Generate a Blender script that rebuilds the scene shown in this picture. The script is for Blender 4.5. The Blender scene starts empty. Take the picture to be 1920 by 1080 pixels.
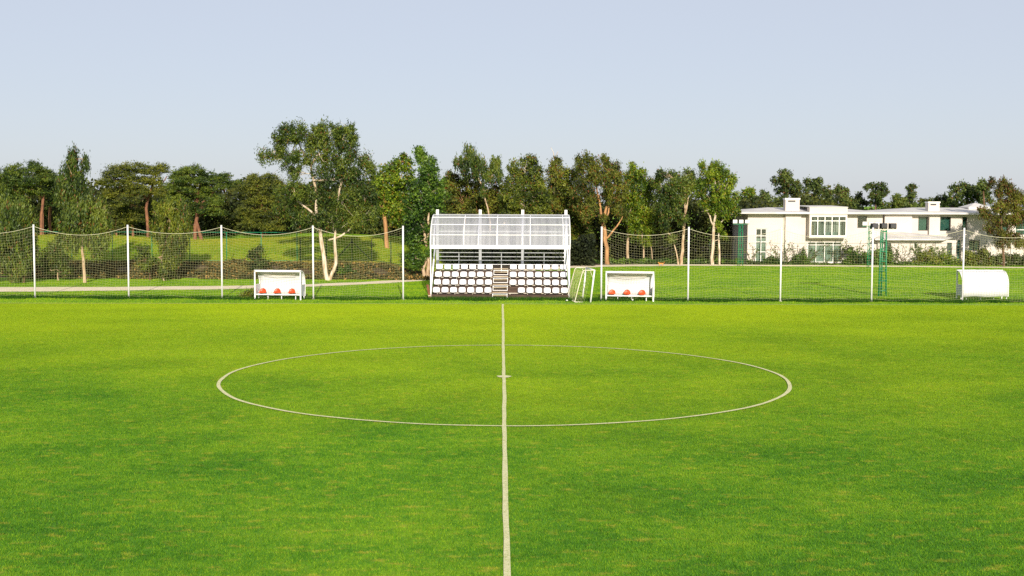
import bpy, bmesh, math, random
import numpy as np
from mathutils import Vector, Matrix

R = math.radians
rng = np.random.default_rng(7)
random.seed(7)
sc = bpy.context.scene
col = sc.collection

# ------------------------------------------------------------------ camera
CAM = np.array([-0.0844, -40.977, 5.706])
PITCH, YAW, ROLL, FPX = 0.06746, 0.00865, 0.00336, 2360.9
cam_data = bpy.data.cameras.new("camera")
cam_data.sensor_width = 36.0
cam_data.lens = 36.0 * FPX / 1920.0
cam_data.clip_end = 6000.0
cam_obj = bpy.data.objects.new("camera", cam_data)
col.objects.link(cam_obj)
cam_obj.matrix_world = (Matrix.Translation(CAM) @ Matrix.Rotation(-YAW, 4, 'Z')
                        @ Matrix.Rotation(math.pi / 2 - PITCH, 4, 'X') @ Matrix.Rotation(ROLL, 4, 'Z'))
sc.camera = cam_obj

# ------------------------------------------------------------------ sky and sun
SUN_EL, SUN_AZ = 18.5, 6.0            # low sun behind the viewer, a little to the right
world = bpy.data.worlds.new("World")
sc.world = world
world.use_nodes = True
wn = world.node_tree
wn.nodes.clear()
sky = wn.nodes.new("ShaderNodeTexSky")
sky.sky_type = 'NISHITA'
sky.sun_disc = False
sky.sun_elevation = R(SUN_EL)
sky.sun_rotation = R(180 - SUN_AZ)
sky.altitude = 0
sky.air_density = 0.8
sky.dust_density = 0.8
sky.ozone_density = 3.0
hazy = wn.nodes.new("ShaderNodeMix")          # thin even haze veiling the whole sky
hazy.data_type = 'RGBA'
hazy.inputs[0].default_value = 0.75
hazy.inputs[7].default_value = (5.15, 5.25, 5.70, 1)
bg = wn.nodes.new("ShaderNodeBackground")
bg.inputs[1].default_value = 0.10
wo = wn.nodes.new("ShaderNodeOutputWorld")
wn.links.new(sky.outputs[0], hazy.inputs[6])
wn.links.new(hazy.outputs[2], bg.inputs[0])
wn.links.new(bg.outputs[0], wo.inputs[0])

sun_data = bpy.data.lights.new("sun", 'SUN')
sun_data.energy = 4.9
sun_data.angle = R(0.6)
sun_data.color = (1.0, 0.90, 0.75)
sun_obj = bpy.data.objects.new("sun", sun_data)
col.objects.link(sun_obj)
sd = Vector((math.sin(R(SUN_AZ)) * math.cos(R(SUN_EL)), -math.cos(R(SUN_AZ)) * math.cos(R(SUN_EL)), math.sin(R(SUN_EL))))
sun_obj.rotation_euler = sd.to_track_quat('Z', 'Y').to_euler()
sun_obj.location = (20, -60, 40)

vs = sc.view_settings
vs.view_transform = 'Standard'
vs.look = 'None'
vs.gamma = 1.0
vs.use_curve_mapping = False
vs.exposure = 0.40
sc.cycles.use_denoising = False
sc.cycles.max_bounces = 6
sc.cycles.transparent_max_bounces = 12

# ------------------------------------------------------------------ survey helpers
_F = np.array([math.sin(YAW) * math.cos(PITCH), math.cos(YAW) * math.cos(PITCH), -math.sin(PITCH)])
_R0 = np.array([math.cos(YAW), -math.sin(YAW), 0.0])
_U0 = np.cross(_R0, _F)
_Rt = _R0 * math.cos(ROLL) + _U0 * math.sin(ROLL)
_Up = -_R0 * math.sin(ROLL) + _U0 * math.cos(ROLL)


def at(px, py, Y):
    """world point seen at photo pixel (px, py) on the upright plane Y metres beyond the centre spot"""
    d = _F + _Rt * (px - 960) / FPX - _Up * (py - 540) / FPX
    return CAM + d * ((Y - CAM[1]) / d[1])


def gnd(px, py, z=0.0):
    d = _F + _Rt * (px - 960) / FPX - _Up * (py - 540) / FPX
    return CAM + d * ((z - CAM[2]) / d[2])


def mpp(Y):
    return (Y - CAM[1]) / FPX


def sstep(a, b, x):
    t = np.clip((np.asarray(x, float) - a) / (b - a), 0, 1)
    return t * t * (3 - 2 * t)


def terrain(X, Y):
    """height of the land: flat by the pitch, a bank and a grassy rise beyond the path on one side"""
    X = np.asarray(X, float); Y = np.asarray(Y, float)
    side = 1 - sstep(-10.5, -4.5, X)
    rise = 0.92 * sstep(51.5, 56.5, Y) + 1.45 * sstep(56.5, 74, Y)
    wob = 0.10 * np.sin(X * 0.31 + 1) * sstep(57, 66, Y) + 0.12 * np.sin(X * 0.17 + Y * 0.2) * sstep(60, 72, Y)
    return side * (rise + wob)


# ------------------------------------------------------------------ material helpers
def new_mat(name):
    m = bpy.data.materials.new(name)
    m.use_nodes = True
    nt = m.node_tree
    nt.nodes.clear()
    out = nt.nodes.new("ShaderNodeOutputMaterial")
    return m, nt, out


def N(nt, typ, **kw):
    n = nt.nodes.new(typ)
    for k, v in kw.items():
        if k.startswith("i_"):
            n.inputs[k[2:].replace("_", " ")].default_value = v
        else:
            setattr(n, k, v)
    return n


def ramp(nt, stops):
    r = nt.nodes.new("ShaderNodeValToRGB")
    el = r.color_ramp.elements
    while len(el) < len(stops):
        el.new(0.5)
    for e, (p, c) in zip(el, stops):
        e.position = p
        e.color = (*c, 1)
    return r


def simple(name, c1, c2=None, scale=3.0, rough=0.6, bump=0.0, bscale=None, stretch=(1, 1, 1), spec=0.4, metal=0.0, detail=5.0, lo=0.35, hi=0.65):
    """painted, plastered, wooden ... surface: two tones mixed by noise in object space plus fine relief"""
    m, nt, out = new_mat(name)
    L = nt.links.new
    b = N(nt, "ShaderNodeBsdfPrincipled")
    b.inputs["Roughness"].default_value = rough
    b.inputs["Specular IOR Level"].default_value = spec
    b.inputs["Metallic"].default_value = metal
    geo = N(nt, "ShaderNodeNewGeometry")
    mp = N(nt, "ShaderNodeMapping")
    mp.inputs["Scale"].default_value = stretch
    L(geo.outputs["Position"], mp.inputs["Vector"])
    nz = N(nt, "ShaderNodeTexNoise")
    nz.inputs["Scale"].default_value = scale
    nz.inputs["Detail"].default_value = detail
    L(mp.outputs[0], nz.inputs["Vector"])
    rp = ramp(nt, [(lo, c1), (hi, c2 or c1)])
    L(nz.outputs["Fac"], rp.inputs[0])
    L(rp.outputs[0], b.inputs["Base Color"])
    if bump:
        n2 = N(nt, "ShaderNodeTexNoise")
        n2.inputs["Scale"].default_value = bscale or scale * 6
        n2.inputs["Detail"].default_value = 4
        L(mp.outputs[0], n2.inputs["Vector"])
        bp = N(nt, "ShaderNodeBump")
        bp.inputs["Strength"].default_value = bump
        bp.inputs["Distance"].default_value = 0.02
        L(n2.outputs["Fac"], bp.inputs["Height"])
        L(bp.outputs[0], b.inputs["Normal"])
    L(b.outputs[0], out.inputs[0])
    return m


def leafy(name, dark, mid, light, scale=0.45, transl=0.28, dry=None, rough=0.55, dry_amt=0.08):
    """leaves: tone varies from clump to clump and from leaf to leaf"""
    m, nt, out = new_mat(name)
    L = nt.links.new
    geo = N(nt, "ShaderNodeNewGeometry")
    nz = N(nt, "ShaderNodeTexNoise")
    nz.inputs["Scale"].default_value = scale
    nz.inputs["Detail"].default_value = 3
    L(geo.outputs["Position"], nz.inputs["Vector"])
    at_ = N(nt, "ShaderNodeAttribute", attribute_name="rnd")
    mx = N(nt, "ShaderNodeMath", operation='MULTIPLY_ADD')
    L(at_.outputs["Fac"], mx.inputs[0])
    mx.inputs[1].default_value = 0.40
    L(nz.outputs["Fac"], mx.inputs[2])
    rp = ramp(nt, [(0.46, dark), (0.70, mid), (0.92, light)])
    L(mx.outputs[0], rp.inputs[0])
    colour = rp.outputs[0]
    if dry:
        lt = N(nt, "ShaderNodeMath", operation='LESS_THAN')
        L(at_.outputs["Fac"], lt.inputs[0])
        lt.inputs[1].default_value = dry_amt
        mc = N(nt, "ShaderNodeMix", data_type='RGBA')
        L(lt.outputs[0], mc.inputs[0])
        L(colour, mc.inputs[6])
        mc.inputs[7].default_value = (*dry, 1)
        colour = mc.outputs[2]
    b = N(nt, "ShaderNodeBsdfPrincipled")
    b.inputs["Roughness"].default_value = rough
    b.inputs["Specular IOR Level"].default_value = 0.3
    L(colour, b.inputs["Base Color"])
    tr = N(nt, "ShaderNodeBsdfTranslucent")
    L(colour, tr.inputs[0])
    ms = N(nt, "ShaderNodeMixShader")
    ms.inputs[0].default_value = transl
    L(b.outputs[0], ms.inputs[1])
    L(tr.outputs[0], ms.inputs[2])
    L(ms.outputs[0], out.inputs[0])
    return m


def turf(name, dark, mid, light, dry, blades, dry_at=0.68, streak=(0.34, 0.50, 1), far_lit=None):
    """mown turf: broad soft patches drawn out along the mowing direction, small yellowed spots, blade to blade variation"""
    m, nt, out = new_mat(name)
    L = nt.links.new
    geo = N(nt, "ShaderNodeNewGeometry")
    mp = N(nt, "ShaderNodeMapping")
    mp.inputs["Scale"].default_value = streak
    L(geo.outputs["Position"], mp.inputs["Vector"])
    n1 = N(nt, "ShaderNodeTexNoise")
    n1.inputs["Scale"].default_value = 0.60
    n1.inputs["Detail"].default_value = 6
    n1.inputs["Roughness"].default_value = 0.62
    L(mp.outputs[0], n1.inputs["Vector"])
    n2 = N(nt, "ShaderNodeTexNoise")
    n2.inputs["Scale"].default_value = 2.6
    n2.inputs["Detail"].default_value = 5
    n2.inputs["Roughness"].default_value = 0.7
    L(geo.outputs["Position"], n2.inputs["Vector"])
    a = N(nt, "ShaderNodeMath", operation='MULTIPLY_ADD')
    L(n2.outputs["Fac"], a.inputs[0])
    a.inputs[1].default_value = 0.75
    aa = N(nt, "ShaderNodeMath", operation='SUBTRACT')
    L(n1.outputs["Fac"], aa.inputs[0])
    aa.inputs[1].default_value = 0.10
    L(aa.outputs[0], a.inputs[2])
    last = a.outputs[0]
    if blades:
        at_ = N(nt, "ShaderNodeAttribute", attribute_name="rnd")
        a2 = N(nt, "ShaderNodeMath", operation='MULTIPLY_ADD')
        L(at_.outputs["Fac"], a2.inputs[0])
        a2.inputs[1].default_value = 0.56
        L(last, a2.inputs[2])
        s = N(nt, "ShaderNodeMath", operation='SUBTRACT')
        L(a2.outputs[0], s.inputs[0])
        s.inputs[1].default_value = 0.28
        last = s.outputs[0]
    rp = ramp(nt, [(0.44, dark), (0.76, mid), (1.06 - 0.06, light)])
    L(last, rp.inputs[0])
    # yellowed spots
    mp3 = N(nt, "ShaderNodeMapping")
    mp3.inputs["Scale"].default_value = (0.9, 1.9, 1)
    L(geo.outputs["Position"], mp3.inputs["Vector"])
    n3 = N(nt, "ShaderNodeTexNoise")
    n3.inputs["Scale"].default_value = 2.1
    n3.inputs["Detail"].default_value = 4
    n3.inputs["Roughness"].default_value = 0.6
    L(mp3.outputs[0], n3.inputs["Vector"])
    mr = N(nt, "ShaderNodeMapRange")
    mr.inputs["From Min"].default_value = dry_at
    mr.inputs["From Max"].default_value = dry_at + 0.12
    mr.inputs["To Max"].default_value = 0.45
    L(n3.outputs["Fac"], mr.inputs["Value"])
    mc = N(nt, "ShaderNodeMix", data_type='RGBA')
    L(mr.outputs[0], mc.inputs[0])
    L(rp.outputs[0], mc.inputs[6])
    mc.inputs[7].default_value = (*dry, 1)
    if far_lit:  # front-lit glow of distant grass put into the colour, strongest far and central
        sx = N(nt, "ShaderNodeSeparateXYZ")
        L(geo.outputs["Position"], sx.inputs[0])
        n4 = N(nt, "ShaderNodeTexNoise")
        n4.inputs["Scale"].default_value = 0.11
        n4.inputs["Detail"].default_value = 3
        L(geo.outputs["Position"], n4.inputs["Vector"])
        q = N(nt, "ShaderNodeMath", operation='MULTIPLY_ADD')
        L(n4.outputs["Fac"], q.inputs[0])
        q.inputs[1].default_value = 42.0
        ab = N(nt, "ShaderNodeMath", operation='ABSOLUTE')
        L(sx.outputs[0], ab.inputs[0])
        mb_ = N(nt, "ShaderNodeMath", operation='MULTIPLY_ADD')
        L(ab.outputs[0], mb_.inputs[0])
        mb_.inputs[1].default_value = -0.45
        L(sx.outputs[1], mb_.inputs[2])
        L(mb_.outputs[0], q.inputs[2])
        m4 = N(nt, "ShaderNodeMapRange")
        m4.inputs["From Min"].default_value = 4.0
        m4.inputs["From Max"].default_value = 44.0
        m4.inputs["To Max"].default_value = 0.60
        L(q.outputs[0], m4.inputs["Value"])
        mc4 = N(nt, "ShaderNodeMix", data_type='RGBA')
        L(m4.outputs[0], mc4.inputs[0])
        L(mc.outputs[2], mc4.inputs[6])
        mc4.inputs[7].default_value = (*far_lit, 1)
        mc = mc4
    b = N(nt, "ShaderNodeBsdfPrincipled")
    b.inputs["Roughness"].default_value = 0.75
    b.inputs["Specular IOR Level"].default_value = 0.12
    L(mc.outputs[2], b.inputs["Base Color"])
    surf = b.outputs[0]
    if blades:
        tr = N(nt, "ShaderNodeBsdfTranslucent")
        L(mc.outputs[2], tr.inputs[0])
        ms = N(nt, "ShaderNodeMixShader")
        ms.inputs[0].default_value = 0.25
        L(b.outputs[0], ms.inputs[1])
        L(tr.outputs[0], ms.inputs[2])
        surf = ms.outputs[0]
    L(surf, out.inputs[0])
    return m


M = {}
G_D, G_M, G_L, G_Y = (0.036, 0.132, 0.008), (0.093, 0.245, 0.010), (0.195, 0.335, 0.014), (0.48, 0.39, 0.05)
M['turf'] = turf('mown_turf_soil', G_D, G_M, G_L, G_Y, False, 0.565, far_lit=(0.41, 0.50, 0.010))
M['turf_blades'] = turf('mown_turf_blades', G_D, G_M, G_L, G_Y, True, 0.565, far_lit=(0.41, 0.50, 0.010))
M['rough'] = turf('outfield_turf', (0.075, 0.19, 0.008), (0.165, 0.32, 0.010), (0.28, 0.40, 0.012), (0.46, 0.40, 0.05), False, 0.70)
M['rough_blades'] = turf('outfield_blades', (0.075, 0.19, 0.008), (0.165, 0.32, 0.010), (0.28, 0.40, 0.012), (0.46, 0.40, 0.05), True, 0.70)
M['verge_blades'] = turf('verge_blades', (0.012, 0.045, 0.006), (0.025, 0.085, 0.008), (0.055, 0.13, 0.008), (0.20, 0.15, 0.03), True, 0.72)
M['mound_blades'] = turf('mound_blades', (0.10, 0.16, 0.012), (0.22, 0.26, 0.020), (0.34, 0.33, 0.03), (0.55, 0.40, 0.08), True, 0.60, (0.10, 0.30, 0.3))
M['dry_blades'] = turf('dry_blades', (0.20, 0.17, 0.03), (0.40, 0.31, 0.06), (0.55, 0.42, 0.10), (0.58, 0.42, 0.12), True, 0.6)
M['soil'] = simple('leaf_litter_soil', (0.035, 0.024, 0.014), (0.085, 0.06, 0.03), 1.6, 0.95, 0.5)
M['path'] = simple('sandy_path', (0.74, 0.61, 0.42), (0.84, 0.72, 0.53), 1.2, 0.95, 0.25, 9)
M['scrub_soil'] = simple('dry_bank', (0.05, 0.035, 0.015), (0.12, 0.085, 0.035), 1.1, 0.95, 0.5)


def line_paint(name, a, b_, cover):
    m, nt, out = new_mat(name)
    L = nt.links.new
    geo = N(nt, "ShaderNodeNewGeometry")
    nz = N(nt, "ShaderNodeTexNoise")
    nz.inputs["Scale"].default_value = 16
    nz.inputs["Detail"].default_value = 6
    nz.inputs["Roughness"].default_value = 0.75
    L(geo.outputs["Position"], nz.inputs["Vector"])
    rp = ramp(nt, [(cover - 0.16, a), (cover + 0.06, b_)])
    L(nz.outputs["Fac"], rp.inputs[0])
    b = N(nt, "ShaderNodeBsdfPrincipled")
    b.inputs["Roughness"].default_value = 0.9
    b.inputs["Specular IOR Level"].default_value = 0.1
    L(rp.outputs[0], b.inputs["Base Color"])
    bp = N(nt, "ShaderNodeBump")
    bp.inputs["Strength"].default_value = 0.6
    bp.inputs["Distance"].default_value = 0.02
    L(nz.outputs["Fac"], bp.inputs["Height"])
    L(bp.outputs[0], b.inputs["Normal"])
    L(b.outputs[0], out.inputs[0])
    return m


M['line'] = line_paint('line_paint', (0.38, 0.43, 0.12), (0.72, 0.68, 0.42), 0.48)
M['line_worn'] = line_paint('worn_line_paint', (0.40, 0.42, 0.08), (0.70, 0.66, 0.32), 0.48)
M['white'] = simple('white_gloss_paint', (0.74, 0.74, 0.76), (0.66, 0.66, 0.67), 1.4, 0.38)
M['white_old'] = simple('cream_weathered_paint', (0.74, 0.70, 0.60), (0.56, 0.50, 0.38), 2.2, 0.6, 0.2)
M['seat_white'] = simple('white_plastic', (0.68, 0.68, 0.71), (0.62, 0.62, 0.65), 2.5, 0.42)
M['seat_red'] = simple('red_plastic', (0.72, 0.075, 0.012), (0.62, 0.05, 0.01), 2.5, 0.40)
M['shell'] = simple('white_shell', (0.68, 0.68, 0.70), (0.61, 0.61, 0.63), 0.9, 0.45)
M['shell_grey'] = simple('grey_end_panel', (0.46, 0.47, 0.52), (0.52, 0.53, 0.57), 1.5, 0.5)
M['deck'] = simple('dark_brown_boards', (0.038, 0.022, 0.015), (0.085, 0.052, 0.036), 3.5, 0.8, 0.4, 22, (0.4, 3, 3))
M['tread'] = simple('pale_step_boards', (0.56, 0.47, 0.34), (0.36, 0.28, 0.18), 3.0, 0.75, 0.3, 20, (0.5, 3, 3))
M['redwood'] = simple('red_brown_board', (0.12, 0.035, 0.018), (0.20, 0.08, 0.035), 4.0, 0.75, 0.3)
M['green_steel'] = simple('green_painted_steel', (0.008, 0.20, 0.085), (0.006, 0.13, 0.06), 3.0, 0.45)
M['dark_steel'] = simple('dark_green_steel', (0.010, 0.045, 0.025), (0.018, 0.03, 0.02), 3.0, 0.5)
M['black'] = simple('black_housing', (0.012, 0.012, 0.014), (0.025, 0.025, 0.028), 3.0, 0.45)
M['wall'] = simple('cream_render', (0.605, 0.55, 0.505), (0.55, 0.50, 0.455), 0.7, 0.9, 0.15, 30)
M['roof'] = simple('pale_roof_tiles', (0.62, 0.60, 0.58), (0.50, 0.48, 0.47), 1.2, 0.85, 0.2, 14)
M['frame'] = simple('white_window_frame', (0.80, 0.79, 0.76), (0.74, 0.73, 0.70), 2.0, 0.5)
M['dark_frame'] = simple('brown_window_frame', (0.05, 0.035, 0.03), (0.07, 0.05, 0.04), 2.0, 0.5)
M['curtain'] = simple('pale_curtain', (0.50, 0.55, 0.50), (0.36, 0.42, 0.38), 1.6, 0.9, 0.3, 6, (6, 6, 0.4))
M['blind'] = simple('teal_blind', (0.085, 0.235, 0.205), (0.065, 0.185, 0.165), 1.6, 0.7, 0.3, 14, (0.2, 0.2, 8))
M['brown_wall'] = simple('brown_interior', (0.06, 0.03, 0.025), (0.045, 0.024, 0.02), 1.2, 0.8)
M['euc_bark'] = simple('pale_eucalyptus_bark', (0.56, 0.43, 0.29), (0.27, 0.17, 0.09), 2.4, 0.85, 0.5, 9, (2.5, 2.5, 0.7))
M['white_bark'] = simple('white_eucalyptus_bark', (0.66, 0.57, 0.45), (0.36, 0.26, 0.16), 2.2, 0.85, 0.4, 9, (2.5, 2.5, 0.6))
M['orange_bark'] = simple('orange_peeling_bark', (0.50, 0.27, 0.11), (0.24, 0.12, 0.055), 2.4, 0.85, 0.5, 9, (2.5, 2.5, 0.6))
M['pine_bark'] = simple('red_brown_pine_bark', (0.26, 0.115, 0.06), (0.14, 0.06, 0.035), 2.2, 0.95, 0.8, 7, (2, 2, 0.9))
M['brown_bark'] = simple('brown_bark', (0.16, 0.09, 0.05), (0.09, 0.05, 0.03), 2.2, 0.95, 0.7, 8, (2, 2, 0.8))
M['fur'] = simple('ginger_fur', (0.62, 0.26, 0.06), (0.50, 0.19, 0.045), 14, 0.9, 0.5, 60)
M['cord'] = simple('net_cord', (0.42, 0.42, 0.22), (0.36, 0.36, 0.18), 2.0, 0.8)
M['cord_white'] = simple('white_net_cord', (0.62, 0.58, 0.42), (0.52, 0.49, 0.33), 2.0, 0.8)
M['litter'] = simple('white_litter', (0.8, 0.8, 0.78), (0.7, 0.7, 0.7), 9, 0.6)

M['leaf_euc'] = leafy('eucalyptus_leaves', (0.0108, 0.0237, 0.0054), (0.0544, 0.0954, 0.0135), (0.1590, 0.1958, 0.0240), 0.5, 0.25, (0.1470, 0.0654, 0.0132), 0.5, 0.035)
M['leaf_olive'] = leafy('olive_green_leaves', (0.0164, 0.0304, 0.0048), (0.0793, 0.1156, 0.0108), (0.2117, 0.2342, 0.0200), 0.5, 0.28, (0.1680, 0.0744, 0.0132), 0.55, 0.04)
M['leaf_brown'] = leafy('brownish_olive_leaves', (0.0142, 0.0221, 0.0042), (0.0733, 0.0954, 0.0108), (0.1756, 0.1878, 0.0200), 0.5, 0.25, (0.1890, 0.0696, 0.0132), 0.6, 0.06)
M['leaf_bright'] = leafy('bright_green_leaves', (0.0181, 0.0417, 0.0042), (0.0904, 0.1628, 0.0099), (0.2575, 0.3291, 0.0180), 0.45, 0.32, (0.2520, 0.1860, 0.0198), 0.5, 0.08)
M['leaf_fresh'] = leafy('fresh_green_leaves', (0.0103, 0.0309, 0.0060), (0.0514, 0.1138, 0.0144), (0.1426, 0.2322, 0.0220), 0.5, 0.30, None, 0.45)
M['leaf_far'] = leafy('far_tree_leaves', (0.0138, 0.0273, 0.0078), (0.0595, 0.0954, 0.0198), (0.1434, 0.1796, 0.0310), 0.35, 0.25, (0.1260, 0.0654, 0.0168), 0.6, 0.05)
M['leaf_rust'] = leafy('rusty_green_leaves', (0.0211, 0.0237, 0.0054), (0.0826, 0.0903, 0.0117), (0.1824, 0.1876, 0.0220), 0.6, 0.28, (0.1560, 0.0660, 0.0198), 0.6, 0.16)
M['needle'] = leafy('pine_needles', (0.0078, 0.0206, 0.0042), (0.0440, 0.0814, 0.0090), (0.1366, 0.1726, 0.0150), 0.55, 0.15, None, 0.6)
M['needle_olive'] = leafy('olive_pine_needles', (0.0121, 0.0221, 0.0036), (0.0668, 0.0867, 0.0090), (0.1814, 0.1847, 0.0150), 0.55, 0.15, None, 0.6)
M['scrub'] = leafy('bank_scrub_leaves', (0.0224, 0.0256, 0.0090), (0.0608, 0.0608, 0.0180), (0.1360, 0.1200, 0.0300), 0.6, 0.2, (0.3200, 0.1920, 0.0525), 0.7, 0.14)
M['thicket'] = leafy('thicket_leaves', (0.0042, 0.0080, 0.0032), (0.0126, 0.0208, 0.0056), (0.0315, 0.0416, 0.0096), 0.5, 0.15, None, 0.7)  # gloom is in the leaf colour itself; the thicket stands in sun
M['wood_leaf'] = leafy('wood_leaves', (0.0134, 0.0214, 0.0048), (0.0378, 0.0511, 0.0080), (0.0882, 0.0948, 0.0128), 0.45, 0.2, None, 0.7)


def glass_mat(name, tint, refl, clear):
    m, nt, out = new_mat(name)
    L = nt.links.new
    tr = N(nt, "ShaderNodeBsdfTransparent")
    tr.inputs[0].default_value = (*tint, 1)
    gl = N(nt, "ShaderNodeBsdfGlossy")
    gl.inputs["Roughness"].default_value = 0.06
    gl.inputs[0].default_value = (refl, refl, refl, 1)
    ms = N(nt, "ShaderNodeMixShader")
    ms.inputs[0].default_value = clear
    L(tr.outputs[0], ms.inputs[2])
    L(gl.outputs[0], ms.inputs[1])
    L(ms.outputs[0], out.inputs[0])
    return m


M['glass'] = glass_mat('window_glass', (0.80, 0.86, 0.84), 0.55, 0.86)


def poly_sheet():
    """twin-wall polycarbonate: milky, faintly ribbed, partly see-through, dirt streaks down the slope"""
    m, nt, out = new_mat('polycarbonate')
    L = nt.links.new
    geo = N(nt, "ShaderNodeNewGeometry")
    mp = N(nt, "ShaderNodeMapping")
    mp.inputs["Scale"].default_value = (5.0, 0.25, 0.25)
    L(geo.outputs["Position"], mp.inputs["Vector"])
    nz = N(nt, "ShaderNodeTexNoise")
    nz.inputs["Scale"].default_value = 1.0
    nz.inputs["Detail"].default_value = 5
    L(mp.outputs[0], nz.inputs["Vector"])
    rp = ramp(nt, [(0.35, (0.66, 0.67, 0.76)), (0.65, (0.80, 0.80, 0.88))])
    L(nz.outputs["Fac"], rp.inputs[0])
    df = N(nt, "ShaderNodeBsdfDiffuse")
    L(rp.outputs[0], df.inputs[0])
    tl = N(nt, "ShaderNodeBsdfTranslucent")
    L(rp.outputs[0], tl.inputs[0])
    m1 = N(nt, "ShaderNodeMixShader")
    m1.inputs[0].default_value = 0.58
    L(df.outputs[0], m1.inputs[1])
    L(tl.outputs[0], m1.inputs[2])
    tp = N(nt, "ShaderNodeBsdfTransparent")
    tp.inputs[0].default_value = (0.92, 0.93, 0.95, 1)
    mr = N(nt, "ShaderNodeMapRange")
    mr.inputs["From Min"].default_value = 0.3
    mr.inputs["From Max"].default_value = 0.7
    mr.inputs["To Min"].default_value = 0.40
    mr.inputs["To Max"].default_value = 0.26
    L(nz.outputs["Fac"], mr.inputs["Value"])
    m2 = N(nt, "ShaderNodeMixShader")
    L(mr.outputs[0], m2.inputs[0])
    L(m1.outputs[0], m2.inputs[1])
    L(tp.outputs[0], m2.inputs[2])
    L(m2.outputs[0], out.inputs[0])
    return m


M['poly'] = poly_sheet()


# ------------------------------------------------------------------ object helpers
def tag(o, label=None, cat=None, group=None, kind=None):
    if label: o["label"] = label
    if cat: o["category"] = cat
    if group: o["group"] = group
    if kind: o["kind"] = kind
    return o


def empty(name, loc, rz=0.0):
    o = bpy.data.objects.new(name, None)
    o.empty_display_size = 0.3
    col.objects.link(o)
    o.location = loc
    o.rotation_euler = (0, 0, rz)
    return o


def link_mesh(name, me, mat, parent=None, loc=None):
    o = bpy.data.objects.new(name, me)
    if mat is not None and not me.materials:
        me.materials.append(mat)
    col.objects.link(o)
    if parent is not None:
        o.parent = parent
    if loc is not None:
        o.location = loc
    return o


class MB:
    """collects boxes, bars, tubes and sheets for one mesh"""

    def __init__(self):
        self.v, self.f, self.sm = [], [], []

    def add(self, vs_, fs, smooth=False):
        b = len(self.v)
        self.v.extend([tuple(map(float, p)) for p in vs_])
        self.f.extend([tuple(b + i for i in f) for f in fs])
        self.sm.extend([smooth] * len(fs))
        return self

    def box(self, x0, x1, y0, y1, z0, z1):
        vs_ = [(x, y, z) for x in (x0, x1) for y in (y0, y1) for z in (z0, z1)]
        return self.add(vs_, [(0, 1, 3, 2), (4, 6, 7, 5), (0, 4, 5, 1), (2, 3, 7, 6), (0, 2, 6, 4), (1, 5, 7, 3)])

    def bar(self, p, q, w, h=None):
        h = h or w
        p, q = Vector(p), Vector(q)
        d = (q - p).normalized()
        up = Vector((0, 0, 1)) if abs(d.z) < 0.95 else Vector((0, 1, 0))
        s = d.cross(up).normalized() * (w / 2)
        u = s.cross(d).normalized() * (h / 2)
        vs_ = [a + i * s + j * u for a in (p, q) for i, j in ((-1, -1), (1, -1), (1, 1), (-1, 1))]
        return self.add(vs_, [(3, 2, 1, 0), (4, 5, 6, 7), (0, 1, 5, 4), (1, 2, 6, 5), (2, 3, 7, 6), (3, 0, 4, 7)])

    def tube(self, pts, rad, n=8, caps=True):
        P = [Vector(p) for p in pts]
        if not hasattr(rad, '__len__'):
            rad = [rad] * len(P)
        vs_, fs = [], []
        ref = Vector((0.31, 0.95, 0.07))
        for i, p in enumerate(P):
            d = (P[min(i + 1, len(P) - 1)] - P[max(i - 1, 0)])
            d = d.normalized() if d.length > 1e-9 else Vector((0, 0, 1))
            s = d.cross(ref)
            s = s.normalized() if s.length > 1e-3 else d.cross(Vector((1, 0, 0))).normalized()
            t = d.cross(s)
            for k in range(n):
                a = 2 * math.pi * k / n
                vs_.append(p + (s * math.cos(a) + t * math.sin(a)) * rad[i])
        for i in range(len(P) - 1):
            for k in range(n):
                k2 = (k + 1) % n
                fs.append((i * n + k, i * n + k2, (i + 1) * n + k2, (i + 1) * n + k))
        self.add(vs_, fs, n > 4)
        if caps:
            b = len(self.v) - len(vs_)
            self.f.append(tuple(b + k for k in reversed(range(n)))); self.sm.append(False)
            self.f.append(tuple(b + (len(P) - 1) * n + k for k in range(n))); self.sm.append(False)
        return self

    def mesh(self, name):
        me = bpy.data.meshes.new(name)
        me.from_pydata(self.v, [], self.f)
        me.polygons.foreach_set('use_smooth', self.sm)
        me.update()
        return me

    def build(self, name, mat, parent=None, loc=None, bevel=0.0):
        o = link_mesh(name, self.mesh(name), mat, parent, loc)
        if bevel:
            b = o.modifiers.new('bevel', 'BEVEL')
            b.width = bevel; b.segments = 2; b.limit_method = 'ANGLE'
        return o


def np_mesh(name, V, F, rnd=None, k=4):
    """fast mesh from numpy: V (n,3), F (m,k)"""
    me = bpy.data.meshes.new(name)
    V = np.ascontiguousarray(V, dtype=np.float32)
    F = np.ascontiguousarray(F, dtype=np.int32)
    me.vertices.add(len(V)); me.vertices.foreach_set('co', V.ravel())
    me.loops.add(F.size); me.loops.foreach_set('vertex_index', F.ravel())
    me.polygons.add(len(F))
    me.polygons.foreach_set('loop_start', np.arange(0, F.size, k, dtype=np.int32))
    if rnd is not None:
        a = me.attributes.new('rnd', 'FLOAT', 'FACE')
        a.data.foreach_set('value', np.ascontiguousarray(rnd, dtype=np.float32))
    me.update(calc_edges=True)
    return me


def unit(a):
    return a / np.maximum(np.linalg.norm(a, axis=1, keepdims=True), 1e-9)


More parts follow.
